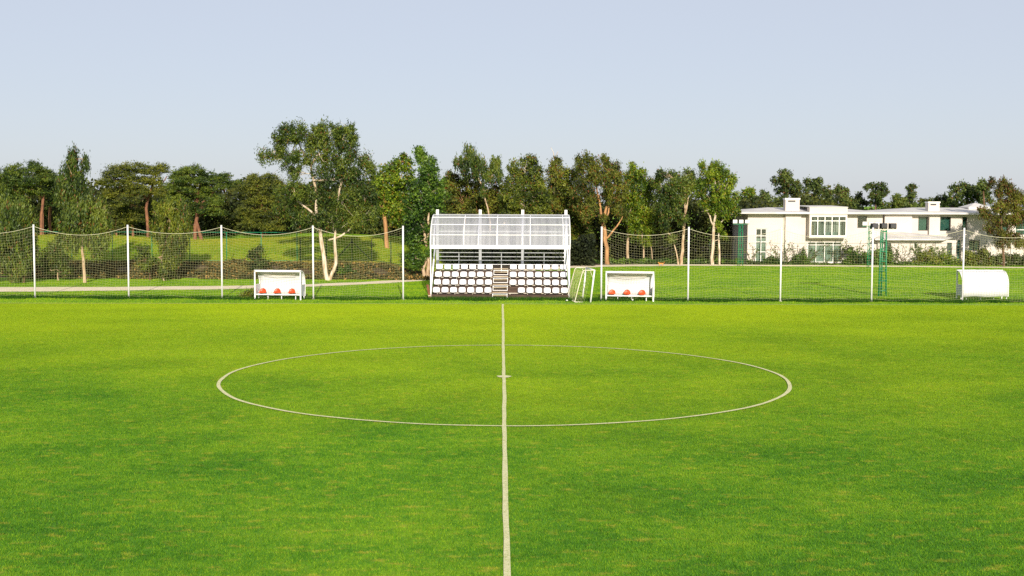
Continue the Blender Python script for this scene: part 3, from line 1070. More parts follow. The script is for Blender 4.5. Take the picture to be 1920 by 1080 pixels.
for i in range(nb + 1):
    y = GW * i / nb
    mb.tube([(-0.46, y, GH - 0.06), (-0.72 + 0.05 * math.sin(i), y, 0.95), (-0.90, y, 0.06)], 0.004, 3, False)
for j in range(14):
    t = j / 13
    mb.tube([(-0.47 - 0.43 * t, 0, GH - 0.08 - (GH - 0.14) * t), (-0.47 - 0.43 * t + 0.05, GW / 2, GH - 0.10 - (GH - 0.16) * t), (-0.47 - 0.43 * t, GW, GH - 0.08 - (GH - 0.14) * t)], 0.004, 3, False)
for y in (0, GW):
    for i in range(7):
        x = -0.42 + i * 0.08
        mb.tube([(x, y, GH), (x - 0.44, y, 0.05)], 0.004, 3, False)
    for j in range(10):
        z = GH - 0.12 - j * 0.17
        xb = -0.48 - 0.44 * (GH - 0.1 - z) / (GH - 0.16)
        mb.tube([(xb, y, z), (xb + 0.42, y, z)], 0.004, 3, False)
mb.build('goal_net', M['cord'], goal)

# leaning board and scraps of litter
pa, pb = at(801.5, 534, 34.3), at(806.5, 551.5, 33.4)
pb[2] = 0.06
lb_ = empty('leaning_plank', pb)
MB().bar((0, 0, -0.06), tuple(pa - pb), 0.15, 0.035).build('board', M['redwood'], lb_)
MB().bar(tuple((pa - pb) * 0.15 + np.array([0, -0.03, 0])), tuple((pa - pb) * 0.22 + np.array([0, -0.03, 0])), 0.17, 0.03).build('cleat', M['tread'], lb_)
tag(lb_, 'red brown plank leaning at the left end of the grandstand', 'plank')


def scrap(px, py, label, seed):
    r = np.random.default_rng(seed)
    bm = bmesh.new()
    bmesh.ops.create_icosphere(bm, subdivisions=2, radius=0.055)
    for v in bm.verts:
        v.co *= 0.75 + 0.5 * r.random()
        v.co.z = v.co.z * 0.7 + 0.06
    me = bpy.data.meshes.new('paper_scrap'); bm.to_mesh(me); bm.free()
    g = gnd(px, py, 0.05)
    tag(link_mesh('paper_scrap', me, M['litter'], None, (g[0], g[1], 0.03)), label, 'litter')


scrap(1063, 564.3, 'scrap of white litter in the grass by the right foot of the grandstand', 1)
scrap(1186, 563.6, 'scrap of white litter under the bench of the dugout beside the goal', 2)

# ------------------------------------------------------------------ floodlight masts
def floodlight(px, Y, top_py, label, lamp_mat_front, facing, h=None, lampw=0.42, w=0.32, k_=1.0):
    p = at(px, 500, Y)
    base = (p[0], Y, 0)
    ztop = h or at(px, top_py, Y)[2]
    root = empty('floodlight_mast', base)
    tag(root, label, 'floodlight', 'green floodlight masts')
    for s in (-1, 1):
        MB().tube([(s * w * 0.72, 0, -0.1), (s * w * 0.5, 0, ztop)], 0.048*k_, 8).build('upright', M['green_steel'], root)
    MB().tube([(0, w * 0.8, -0.1), (0, w * 0.5, ztop)], 0.045*k_, 8).build('upright', M['green_steel'], root)
    k = int(ztop / 0.52)
    for i in range(k):
        z = 0.35 + i * (ztop - 0.45) / (k - 1)
        f = w * (0.72 - 0.22 * z / ztop)
        g = w * (0.8 - 0.3 * z / ztop)
        MB().tube([(-f, 0, z), (f, 0, z)], 0.034*k_, 6).build('rung', M['green_steel'], root)
        mb = MB()
        mb.tube([(-f, 0, z), (0, g, z + 0.26)], 0.020, 6); mb.tube([(f, 0, z), (0, g, z + 0.26)], 0.020, 6)
        mb.build('lacing', M['green_steel'], root)
    MB().bar((-0.72, 0, ztop), (0.72, 0, ztop), 0.07, 0.06).build('crossarm', M['green_steel'] if facing < 0 else M['white_old'], root)
    for i in (-1, 0, 1):
        x = i * 0.56
        lampo = MB()
        y0, y1 = (0.12, -0.14) if facing < 0 else (-0.16, 0.12)
        # tapered housing, wider at the glass
        a, b = lampw / 2 * 0.72, lampw / 2
        V_ = [(x - a, y0, ztop + 0.12), (x + a, y0, ztop + 0.12), (x + a, y0, ztop + 0.36), (x - a, y0, ztop + 0.36),
              (x - b, y1, ztop + 0.05), (x + b, y1, ztop + 0.05), (x + b, y1, ztop + 0.41), (x - b, y1, ztop + 0.41)]
        lampo.add(V_, [(0, 1, 2, 3), (7, 6, 5, 4), (0, 4, 5, 1), (1, 5, 6, 2), (2, 6, 7, 3), (3, 7, 4, 0)])
        lo = lampo.build('lamp', M['black'], root, bevel=0.01)
        e = -0.004 if facing < 0 else 0.004
        MB().box(x - b * 0.9, x + b * 0.9, min(y1 + e, y1 + 3 * e), max(y1 + e, y1 + 3 * e), ztop + 0.075, ztop + 0.385).build('lamp_glass', M['frame'], lo)
        MB().bar((x, 0, ztop + 0.03), (x, (y0 + y1) / 2, ztop + 0.14), 0.05).build('lamp_bracket', M['white_old'], root)
    return root


floodlight(1388, 74.3, 420, 'green floodlight mast with pale lamps left of the near house', None, -1, k_=0.75)
floodlight(1655.5, 36.6, 431, 'near green floodlight mast with three black lamp backs in front of the porch', None, 1, lampw=0.50)
floodlight(1630.5, 70.5, 424, 'far slim floodlight mast beside the right window of the near house', None, -1, lampw=0.40, k_=0.65)

# ------------------------------------------------------------------ houses
def wall_panel(mb, x0, x1, y0, y1, z0, z1, holes):
    """a wall between x0..x1 with rectangular openings (hx0, hx1, hz0, hz1): solid pieces butted round the holes"""
    xs_ = sorted({x0, x1, *[v for h in holes for v in h[:2]]})
    for xa, xb in zip(xs_, xs_[1:]):
        cuts = sorted([(h[2], h[3]) for h in holes if h[0] <= xa + 1e-6 and h[1] >= xb - 1e-6])
        z = z0
        for a, b in cuts:
            if a > z + 1e-6:
                mb.box(xa, xb, y0, y1, z, a)
            z = b
        if z < z1 - 1e-6:
            mb.box(xa, xb, y0, y1, z, z1)


def make_window(parent, x0, x1, z0, z1, y, cols, rows, frame_mat, behind, depth=0.10, bar=0.05, behind_gap=0.16, sill=False):
    """window at the outer wall face y: frame (with bars), a pane for each light, and what hangs behind"""
    mb = MB()
    yf0, yf1 = y + depth, y + depth + 0.05
    mb.box(x0, x0 + bar, yf0, yf1, z0, z1); mb.box(x1 - bar, x1, yf0, yf1, z0, z1)
    mb.box(x0 + bar, x1 - bar, yf0, yf1, z0, z0 + bar); mb.box(x0 + bar, x1 - bar, yf0, yf1, z1 - bar, z1)
    cx = [x0 + (x1 - x0) * c for c in cols]
    rz = [z0 + (z1 - z0) * r for r in rows]
    for c in cx: mb.box(c - bar / 2, c + bar / 2, yf0 + 0.002, yf1 - 0.002, z0 + bar, z1 - bar)
    for r_ in rz: mb.box(x0 + bar, x1 - bar, yf0 + 0.004, yf1 - 0.004, r_ - bar / 2, r_ + bar / 2)
    w = mb.build('window', frame_mat, parent)
    xs_ = [x0 + bar / 2] + cx + [x1 - bar / 2]
    zs_ = [z0 + bar / 2] + rz + [z1 - bar / 2]
    for a, b in zip(xs_, xs_[1:]):
        for c, d in zip(zs_, zs_[1:]):
            MB().box(a + 0.004, b - 0.004, yf0 + 0.018, yf0 + 0.026, c + 0.004, d - 0.004).build('pane', M['glass'], w)
    if behind is not None:
        for (a, b, c, d, m_) in behind:
            n = 12
            V_, F_ = [], []
            for i in range(n * 2 + 1):
                x = x0 + (x1 - x0) * (a + (b - a) * i / (n * 2))
                yy_ = yf1 + behind_gap + (0.03 if i % 2 else 0.0)
                V_ += [(x, yy_, z0 + (z1 - z0) * c), (x, yy_, z0 + (z1 - z0) * d)]
            for i in range(n * 2):
                F_.append((2 * i, 2 * i + 2, 2 * i + 3, 2 * i + 1))
            MB().add(V_, F_).build('curtain' if m_ is not M['blind'] else 'blind', m_, w)
    if sill:
        MB().box(x0 - 0.06, x1 + 0.06, y - 0.06, y + depth, z0 - 0.07, z0 - 0.004).build('sill', M['frame'], w)
    return w


def hip_roof(x0, x1, y0, y1, z0, rise, inset, th=0.2):
    """hipped slab: fascia all round, four slopes, soffit"""
    ym = (y0 + y1) / 2
    V_ = [(x0, y0, z0), (x1, y0, z0), (x1, y1, z0), (x0, y1, z0), (x0, y0, z0 + th), (x1, y0, z0 + th), (x1, y1, z0 + th), (x0, y1, z0 + th),
          (x0 + inset, ym, z0 + th + rise), (x1 - inset, ym, z0 + th + rise)]
    return MB().add(V_, [(3, 2, 1, 0), (0, 1, 5, 4), (1, 2, 6, 5), (2, 3, 7, 6), (3, 0, 4, 7), (4, 5, 9, 8), (5, 6, 9), (6, 7, 8, 9), (7, 4, 8)])


def chimney(parent, px0, px1, py0, Y, zbot):
    a, b = at(px0, py0, Y), at(px1, py0, Y)
    zt = a[2]
    w = b[0] - a[0]
    ch = MB().box(a[0], b[0], Y, Y + 0.9, zbot, zt - 0.14).build('chimney', M['wall'], parent)
    MB().box(a[0] - 0.05, b[0] + 0.05, Y - 0.05, Y + 0.95, zt - 0.138, zt).build('chimney_cap', M['frame'], ch)
    MB().box(a[0] + w * 0.18, b[0] - w * 0.30, Y - 0.012, Y - 0.003, zt - 0.36, zt - 0.22).build('vent_slot', M['black'], ch)


def X(px, Y): return float(at(px, 450, Y)[0])
def Z(px, py, Y): return float(at(px, py, Y)[2])


# the near house -----------------------------------------------------------
YH = 78.6
h1 = empty('house', (X(1525, YH), YH, 0))
org1 = Vector(h1.location)
tag(h1, 'cream two storey house with chimney and wide upper bay window', 'house', 'cream houses beyond the field')


class Local:
    """parts of a house written in world metres, stored relative to its Empty"""
    def __init__(self, root): self.root = root


def shift_children(root):
    o_ = Vector(root.location)
    done = set()
    def rec(o):
        for ch in o.children:
            if ch.type == 'MESH' and ch.data.name not in done:
                done.add(ch.data.name)
                ch.data.transform(Matrix.Translation(-o_))
            rec(ch)
    rec(root)


ze = Z(1450, 401, YH - 1.0)                       # eave underside
xl, xr = X(1401.5, YH), X(1654, YH)
wins = {'tall': (X(1417, YH), X(1437.5, YH), Z(1427, 491, YH), Z(1427, 428.5, YH)),
        'low': (X(1514.5, YH), X(1579, YH), Z(1547, 492, YH), Z(1547, 453.5, YH)),
        'small': (X(1607, YH), X(1624.5, YH), Z(1615, 427.5, YH), Z(1615, 405, YH))}
mb = MB()
wall_panel(mb, xl, xr, YH, YH + 0.25, -0.2, ze, list(wins.values()))
mb.build('front_wall', M['wall'], h1)
MB().box(xl, xl + 0.25, YH + 0.252, YH + 9, -0.2, ze).build('side_wall', M['wall'], h1)
MB().box(xr - 0.25, xr, YH + 0.252, YH + 9, -0.2, ze).build('side_wall', M['wall'], h1)
MB().box(xl, xr, YH + 9.002, YH + 9.2, -0.2, ze).build('back_wall', M['wall'], h1)
MB().box(xl + 0.26, xr - 0.26, YH + 0.26, YH + 8.98, 2.45, 2.6).build('upper_floor', M['brown_wall'], h1)
MB().box(xl + 0.26, xr - 0.26, YH + 4.0, YH + 4.1, -0.1, ze - 0.01).build('partition', M['brown_wall'], h1)
# chimney breast, proud of the wall
MB().box(X(1471, YH), X(1500, YH), YH - 0.30, YH - 0.003, -0.2, ze - 0.004).build('chimney_breast', M['wall'], h1)
MB().tube([(X(1469, YH), YH - 0.06, 0), (X(1469, YH), YH - 0.06, ze - 0.02)], 0.045, 8).build('downpipe', M['white_old'], h1)
# bay: box that stands out over the ground-floor window and rises through the eave
bx0, bx1 = X(1517, YH - 1), X(1588, YH - 1)
bz0, bz1 = Z(1550, 446.5, YH - 1), Z(1550, 389, YH - 1)
bw = (X(1519.5, YH - 1), X(1586.5, YH - 1), Z(1550, 443, YH - 1), Z(1550, 405, YH - 1))
mb = MB()
wall_panel(mb, bx0, bx1, YH - 1.0, YH - 0.82, bz0, bz1, [bw])
mb.box(bx0, bx0 + 0.16, YH - 0.818, YH - 0.003, bz0, bz1); mb.box(bx1 - 0.16, bx1, YH - 0.818, YH - 0.003, bz0, bz1)
mb.box(bx0 + 0.162, bx1 - 0.162, YH - 0.816, YH - 0.003, bz0, bz0 + 0.15)
bay = mb.build('bay', M['wall'], h1)
# sloping top of the bay running back into the roof
MB().add([(bx0 - 0.05, YH - 1.05, bz1 + 0.003), (bx1 + 0.05, YH - 1.05, bz1 + 0.003), (bx1 + 0.05, YH + 5.0, bz1 + 0.12), (bx0 - 0.05, YH + 5.0, bz1 + 0.12),
          (bx0 - 0.05, YH - 1.05, bz1 + 0.06), (bx1 + 0.05, YH - 1.05, bz1 + 0.06), (bx1 + 0.05, YH + 5.0, bz1 + 0.18), (bx0 - 0.05, YH + 5.0, bz1 + 0.18)],
         [(3, 2, 1, 0), (4, 5, 6, 7), (0, 1, 5, 4), (1, 2, 6, 5), (2, 3, 7, 6), (3, 0, 4, 7)]).build('bay_roof', M['roof'], h1)
make_window(h1, *bw, YH - 1.0, [0.2, 0.4, 0.6, 0.8], [0.76], M['frame'], [(0.02, 0.12, 0, 0.55, M['tread']), (0.13, 0.17, 0, 0.9, M['frame']), (0.22, 0.30, 0, 0.80, M['curtain']), (0.30, 0.33, 0, 0.9, M['frame']), (0.34, 0.39, 0, 0.8, M['curtain']), (0.51, 0.53, 0, 0.9, M['frame']),
            (0.42, 0.60, 0, 0.2, M['curtain']), (0.62, 0.80, 0, 0.2, M['curtain']), (0.72, 0.74, 0, 0.9, M['frame']), (0.95, 0.98, 0, 0.9, M['frame'])], 0.03, 0.07, 0.35, True)
make_window(h1, *wins['tall'], YH, [0.5], [0.30, 0.60, 0.78], M['frame'], [(0.03, 0.97, 0.0, 0.77, M['curtain'])], 0.08, 0.06)
make_window(h1, *wins['low'], YH, [0.25, 0.5, 0.75], [0.85], M['frame'], [(0.02, 0.98, 0.0, 0.84, M['curtain'])], 0.08, 0.06)
make_window(h1, *wins['small'], YH, [], [], M['dark_frame'], [(0.0, 1.0, 0.0, 1.0, M['brown_wall'])], 0.10, 0.05)
r1 = hip_roof(X(1378, YH - 1.1), X(1668, YH - 1.1), YH - 1.1, YH + 10.2, ze, 0.42, 4.2, 0.17).build('roof', M['roof'], h1)
chimney(h1, 1473, 1499.5, 371.5, YH + 0.4, ze - 0.1)
shift_children(h1)

# the long house behind ------------------------------------------------------
YB = 80.6
h2 = empty('house', (X(1800, YB), YB, 0))
tag(h2, 'long cream house with teal blinds, porch roof and small pyramid roof', 'house', 'cream houses beyond the field')
ze2 = Z(1780, 402, YB - 1.2)
x0, x1 = X(1657, YB), X(2010, YB)
w2 = [(X(1721, YB), X(1739, YB), Z(1730, 432.5, YB), Z(1730, 406.5, YB)),
      (X(1760, YB), X(1782, YB), Z(1770, 433, YB), Z(1770, 406.5, YB)),
      (X(1803.5, YB), X(1812.5, YB), Z(1808, 433, YB), Z(1808, 407, YB)),
      (X(1817, YB), X(1837, YB), Z(1827, 470, YB), Z(1827, 450.5, YB)),
      (X(1868, YB), X(1890, YB), Z(1880, 436, YB), Z(1880, 408, YB)),
      (X(1904, YB), X(1930, YB), Z(1912, 440, YB), Z(1912, 412, YB))]
door2 = (X(1795, YB), X(1806, YB), 0.0, Z(1800, 450, YB))
mb = MB()
wall_panel(mb, x0, x1, YB, YB + 0.25, -0.2, ze2, w2 + [door2])
mb.build('front_wall', M['wall'], h2)
MB().box(x0, x0 + 0.25, YB + 0.252, YB + 10, -0.2, ze2).build('side_wall', M['wall'], h2)
MB().box(x1 - 0.25, x1, YB + 0.252, YB + 10, -0.2, ze2).build('side_wall', M['wall'], h2)
MB().box(x0, x1, YB + 10.002, YB + 10.2, -0.2, ze2).build('back_wall', M['wall'], h2)
MB().box(x0 + 0.26, x1 - 0.26, YB + 3.0, YB + 3.1, -0.1, ze2 - 0.01).build('partition', M['brown_wall'], h2)
MB().box(X(1739.5, YB), X(1759.5, YB), YB - 0.35, YB - 0.003, 2.0, ze2 - 0.004).build('chimney_breast', M['wall'], h2)
MB().box(X(1655, YB), X(1706, YB), YB - 0.50, YB - 0.003, 2.2, ze2 - 0.004).build('wall_projection', M['wall'], h2)
for i, w_ in enumerate(w2):
    make_window(h2, *w_, YB, [0.5] if i in (3, 5) else [], [], M['dark_frame'], [(0.0, 1.0, 0.0, 1.0, M['blind'])], 0.09, 0.05)
dr = MB().box(door2[0], door2[1], YB + 0.10, YB + 0.15, 0.0, door2[3]).build('door', M['blind'], h2)
MB().tube([(door2[1] - 0.12, YB + 0.05, 1.0), (door2[1] - 0.12, YB + 0.05, 1.15)], 0.02, 6).build('handle', M['black'], dr)
hip_roof(X(1651, YB - 1.2), X(2030, YB - 1.2), YB - 1.2, YB + 11, ze2, 0.46, 5.0, 0.17).build('roof', M['roof'], h2)
ptop = at(1832, 380, YB + 4.2); pz = at(1832, 388.5, YB + 3)[2]
a_, b_ = X(1813, YB + 3), X(1857, YB + 3)
MB().add([(a_, YB + 2.8, pz), (b_, YB + 2.8, pz), (b_, YB + 5.6, pz), (a_, YB + 5.6, pz), ((a_ + b_) / 2, YB + 4.2, ptop[2]),
          (a_ + 0.2, YB + 3.0, pz - 0.6), (b_ - 0.2, YB + 3.0, pz - 0.6), (b_ - 0.2, YB + 5.4, pz - 0.6), (a_ + 0.2, YB + 5.4, pz - 0.6)],
         [(0, 1, 4), (1, 2, 4), (2, 3, 4), (3, 0, 4), (0, 5, 6, 1), (1, 6, 7, 2), (2, 7, 8, 3), (3, 8, 5, 0)]).build('pyramid_roof', M['roof'], h2)
chimney(h2, 1741, 1762, 378, YB + 0.4, ze2 - 0.1)
# porch in front of the ground floor
YP = 77.4
pzE = Z(1700, 450.5, YP)
pa_, pb_ = X(1641, YP), X(1771, YP)
zt = Z(1700, 436.5, YB - 0.6)
MB().add([(pa_, YP, pzE), (pb_, YP, pzE), (pb_ + 1.6, YB - 0.4, pzE), (pa_ + 0.3, YB - 0.4, pzE),
          (pa_, YP, pzE + 0.13), (pb_, YP, pzE + 0.13), (pb_ + 1.9, YB - 0.4, pzE + 0.2), (pa_ + 1.6, YB - 0.4, zt + 0.05), (pb_ - 3.4, YB - 0.4, zt + 0.12)],
         [(3, 2, 1, 0), (0, 1, 5, 4), (1, 2, 6, 5), (3, 0, 4, 7), (4, 5, 8, 7), (5, 6, 8), (2, 3, 7, 8, 6)]).build('porch_roof', M['roof'], h2)
YG = 78.3
gw = [(X(1714, YG), X(1720, YG), Z(1717, 466, YG), Z(1717, 453, YG)), (X(1658, YG), X(1671, YG), 0.0, Z(1665, 456, YG)), (X(1776, YG), X(1785, YG), 0.0, Z(1780, 455, YG))]
mb = MB()
wall_panel(mb, X(1646, YG), X(1793, YG), YG, YG + 0.22, -0.2, pzE - 0.004, gw)
mb.build('porch_wall', M['wall'], h2)
make_window(h2, *gw[0], YG, [], [], M['frame'], None, 0.06, 0.04)
for q in gw[1:]:
    MB().box(q[0], q[1], YG + 0.12, YG + 0.17, 0.0, q[3]).build('door', M['dark_steel'], h2)
MB().box(X(1800, YB), X(1814, YB), YB - 0.40, YB - 0.003, -0.1, door2[3] + 0.4).build('porch_pier', M['wall'], h2)
# balcony slab at the far end
MB().box(X(1893, YB), X(2000, YB), YB - 1.3, YB - 0.003, 2.45, 2.62).build('balcony', M['wall'], h2)
MB().bar((X(1893, YB), YB - 1.25, 3.3), (X(2000, YB), YB - 1.25, 3.3), 0.06).build('balcony_rail', M['frame'], h2)
shift_children(h2)

# ------------------------------------------------------------------ fences beyond the path
def rail_fence(name, label, pts, hgt, mat, r_post, rails, group=None, lean_tip=False):
    """pts: world (x, y); a post at each, rails between"""
    base = np.array([pts[0][0], pts[0][1], 0.0])
    root = empty(name, base)
    tag(root, label, 'fence', group)
    top = []
    for x, y in pts:
        z = float(terrain(x, y))
        q = np.array([x, y, z]) - base
        pp = [q - [0, 0, 0.15], q + [0, 0, hgt]]
        if lean_tip: pp.append(q + [0.12, 0, hgt + 0.28])
        MB().tube(pp, r_post, 6).build('fence_post', mat, root)
        top.append(q)
    for h_, rad in rails:
        for a, b in zip(top, top[1:]):
            MB().tube([a + [0, 0.03, h_], b + [0, 0.03, h_]], rad, 5).build('rail', mat, root)
    return root


fx = [-120, -10, 59, 135, 211, 285, 356, 425, 490, 557]
rail_fence('boundary_fence', 'tall green rail fence in front of the umbrella pines', [tuple(at(x, 480, 57.3)[:2]) for x in fx], 2.45, M['green_steel'], 0.04, [(2.42, 0.028), (0.22, 0.022)])
fx2 = [563, 612, 660, 697, 733, 770]
f2 = rail_fence('boundary_fence', 'dark braced fence behind the biggest tree', [tuple(at(x, 480, 57.3)[:2]) for x in fx2], 1.95, M['dark_steel'], 0.04, [(0.28, 0.025)])
pz_ = float(terrain(*at(660, 480, 57.3)[:2]))
c0 = np.array(at(660, 480, 57.3)); b0 = np.array(f2.location)
for xx_ in (630, 696):
    c1 = np.array(at(xx_, 480, 57.3))
    MB().tube([(c0[0] - b0[0], -0.06, pz_ + 1.75), (c1[0] - b0[0], -0.06, pz_ + 0.30)], 0.035, 6).build('brace', M['dark_steel'], f2)
fx3 = list(range(1330, 2000, 47))
rail_fence('garden_fence', 'thin wire garden fence in front of the cream houses', [tuple(at(x, 480, 76.6)[:2]) for x in fx3], 2.05, M['dark_steel'], 0.024, [(2.03, 0.012), (1.0, 0.006)], None, True)

# ------------------------------------------------------------------ trees
def tree(name, label, Y, limbs, clumps, bark, leaf, style='euc', dens=1.0, lsize=1.0, cat='tree', group=None, base=None, twigs=True, sides=7, fill=1.0):
    """limbs: polylines of (px, py, width px); clumps: (px, py, rx px, ry px): where the foliage masses stand on that tree"""
    s = mpp(Y)
    bx, by = (limbs[0][0][0], limbs[0][0][1]) if base is None else base
    b = at(bx, by, Y)
    zb = float(terrain(b[0], Y))
    root_loc = np.array([b[0], Y, zb])
    root = empty(name, root_loc)
    tag(root, label, cat, group)
    r = np.random.default_rng(abs(hash_str(label)) % 100000)
    mb = MB()
    nodes = []
    for li, lm in enumerate(limbs):
        pts, rad = [], []
        dy = 0.0
        for i, (x, y, w) in enumerate(lm):
            p_ = at(x, y, Y) - root_loc
            if li == 0 and i == 0:
                p_[2] = min(p_[2], 0.15)
            p_[1] += dy
            dy += r.normal() * 0.10 * (i > 0)
            pts.append(p_); rad.append(max(w * s * 0.42, 0.012))
        if li == 0 or abs(lm[0][1] - by) < 8:
            pts.insert(0, pts[0] * np.array([1, 1, 0]) + np.array([0, 0, -0.25])); rad.insert(0, rad[0] * 1.2)
        # smooth by one subdivision with a little irregularity
        P2, R2 = [pts[0]], [rad[0]]
        for a, c, ra, rc in zip(pts, pts[1:], rad, rad[1:]):
            mid = (a + c) / 2 + r.normal(size=3) * 0.035 * np.linalg.norm(c - a)
            P2 += [mid, c]; R2 += [(ra + rc) / 2, rc]
        mb.tube(P2, R2, sides)
        nodes += [(q, rr_) for q, rr_ in zip(P2, R2)]
    if style != 'pine' and twigs and not name.startswith(('shrub', 'sapling')):
        clumps = clumps + [(lm[-1][0], lm[-1][1] - 3, 10, 7, -0.25) for lm in limbs if lm[-1][1] < by - 40 and lm[-1][2] > 1.3]
    NP = np.array([q for q, _ in nodes])
    Cs, Ds, Fs = [], [], []
    for (x, y, rx, ry, *ex) in clumps:
        c = at(x, y, Y) - root_loc
        off = ex[0] if ex else (r.normal() * 0.35 - (0.55 if style == 'pine' else 0.30)) * rx * s
        c[1] += off
        rx_, ry_ = rx * s * 1.06 * fill, ry * s * (1.75 if style == 'pine' else 1.08) * fill
        rd = rx_ * 0.9
        if twigs:
            d2_ = ((NP - c) ** 2).sum(1) + 3.0 * np.maximum(NP[:, 2] - c[2], 0) ** 2
            a = NP[d2_.argmin()]
            if np.linalg.norm(a - c) < 6:
                m_ = (a + c) / 2 + r.normal(size=3) * 0.2
                mb.tube([a, m_, c, c + r.normal(size=3) * 0.3 * rx_], [0.036, 0.026, 0.016, 0.006], 5)
                for k in range(3):
                    e = c + r.normal(size=3) * np.array([rx_, rd, ry_]) * 0.5
                    mb.tube([m_, (m_ + e) / 2 + r.normal(size=3) * 0.15, e], [0.02, 0.013, 0.006], 4)
        vol = rx_ * ry_
        npf = max(6, int(24 * vol ** 0.74))
        v = unit(r.normal(size=(npf, 3))) * (0.25 + 0.75 * r.random((npf, 1)) ** 0.55)
        if style == 'pine':
            v[:, 2] = np.abs(v[:, 2]) * 1.25 - 0.55
        pc = c + v * np.array([rx_, rd, ry_]) * 0.92
        pr_ = (0.30 + 0.34 * r.random(npf)) * (1.0 if style != 'pine' else 1.15) * min(1.0, 0.55 + 0.35 * min(rx_, ry_))
        per = int(80 * dens / lsize ** 1.6)
        g = r.normal(size=(npf, per, 3)) * 0.44
        if style == 'pine':
            g[:, :, 2] = np.abs(g[:, :, 2]) * 0.9 - 0.25
            g = g * np.array([1.15, 1.15, 0.85])
        elif style == 'weep':
            g[:, :, 2] = g[:, :, 2] * 1.9 - 0.5
            g[:, :, :2] *= 0.75
        elif style == 'euc':
            g[:, :, 2] = g[:, :, 2] * 1.25 - 0.15
        P_ = (pc[:, None, :] + g * pr_[:, None, None]).reshape(-1, 3)
        if style == 'pine':
            D_ = r.normal(size=P_.shape) * 0.8 + np.array([0, 0, 0.55])
            D_ += (g / 0.5).reshape(-1, 3) * 0.5
        elif style == 'weep':
            D_ = r.normal(size=P_.shape) * 0.35 + np.array([0, 0, -1.0])
        elif style == 'euc':
            D_ = r.normal(size=P_.shape) * 0.62 + np.array([0, 0, -0.65])
        else:
            D_ = r.normal(size=P_.shape)
        out = (g / np.maximum(np.linalg.norm(g, axis=2, keepdims=True), 1e-6)).reshape(-1, 3) * 1.0 + np.repeat(unit(v), per, 0) * 0.5
        Fs.append(out + r.normal(size=P_.shape) * 0.34 + np.array([0, 0, 0.25]))
        Cs.append(P_); Ds.append(D_)
    mb.build('trunk', bark, root)
    C_, D_, F_ = np.concatenate(Cs), np.concatenate(Ds), np.concatenate(Fs)
    ok = C_[:, 2] > 0.05
    C_, D_, F_ = C_[ok], D_[ok], F_[ok]
    n = len(C_)
    L0, W0 = {'euc': (0.21, 0.074), 'weep': (0.24, 0.066), 'pine': (0.20, 0.058), 'broad': (0.165, 0.10)}[style]
    k = lsize * (0.7 + 0.6 * rng.random(n))
    link_mesh('crown', leaf_mesh('crown', C_, D_, L0 * k, W0 * k, F_), leaf, root)
    return root


def hash_str(t):
    h = 5381
    for ch in t: h = (h * 33 + ord(ch)) & 0x7fffffff
    return h


GP = 'trees at the edge of the wood'
# --- on the near side of the bank
tree('eucalyptus_tree', 'tallest tree, wide eucalyptus with a pale forked trunk', 51.3,
     [[(614, 526, 11), (609, 500, 10), (604, 465, 9), (600, 435, 8.5), (596, 412, 8), (592, 395, 6), (593, 370, 6), (588, 340, 6), (583, 312, 5), (572, 292, 4), (564, 281, 4), (556, 262, 2)],
      [(618, 526, 8), (626, 506, 8), (630, 480, 7), (628, 450, 6), (631, 400, 4), (636, 360, 3.5), (640, 320, 2)],
      [(595, 406, 5), (575, 390, 4.5), (562, 381, 4), (550, 372, 2)], [(616, 450, 4), (640, 442, 4.5), (660, 427, 4), (677, 424, 3)], [(655, 431, 3), (664, 420, 2.5), (668, 410, 2)],
      [(600, 433, 3), (588, 426, 2.5), (574, 420, 2)], [(583, 312, 5), (600, 285, 4), (606, 268, 3)], [(588, 338, 5), (625, 336, 4), (650, 331, 4), (665, 324, 3)],
      [(572, 292, 4), (545, 296, 3), (522, 290, 2.5)], [(636, 360, 4), (655, 300, 3), (660, 262, 2)]],
     [(536, 254, 26, 20), (562, 248, 26, 18), (592, 246, 22, 15), (622, 246, 30, 18), (650, 252, 22, 22), (503, 293, 17, 12), (524, 274, 15, 17), (545, 296, 24, 20), (590, 272, 22, 18), (612, 288, 32, 26),
      (652, 290, 30, 26), (682, 302, 18, 18), (556, 322, 18, 13), (616, 330, 42, 27), (664, 338, 32, 26), (695, 322, 10, 14), (548, 357, 34, 20), (534, 388, 28, 22), (586, 366, 34, 20), (646, 374, 46, 26), (690, 366, 22, 30),
      (618, 410, 36, 20), (678, 404, 30, 24), (698, 396, 16, 26), (566, 410, 24, 16), (660, 418, 26, 14), (640, 268, 14, 18), (576, 300, 8, 10)],
     M['white_bark'], M['leaf_euc'], 'euc', 1.0, 0.92, group=GP, sides=10, fill=0.93)
tree('eucalyptus_tree', 'tall weeping eucalyptus behind the second net from the left', 47.6,
     [[(159, 531, 8), (157, 500, 6.5), (154, 470, 6), (152, 430, 5), (146, 380, 4.5), (138, 330, 3.5), (137, 300, 2)], [(152, 440, 3.5), (168, 425, 3), (176, 446, 2.5)], [(146, 395, 3), (180, 390, 2.5), (195, 400, 2)]],
     [(138, 293, 11, 9), (132, 310, 17, 14), (160, 303, 8, 9), (128, 333, 20, 18), (150, 340, 18, 22), (124, 362, 20, 20), (150, 368, 22, 20), (155, 398, 38, 24), (190, 405, 22, 28), (135, 415, 26, 26), (165, 432, 36, 22), (200, 436, 14, 22), (135, 452, 22, 16), (185, 458, 20, 16), (112, 340, 8, 14)],
     M['euc_bark'], M['leaf_euc'], 'weep', 1.15, 0.95, group=GP)
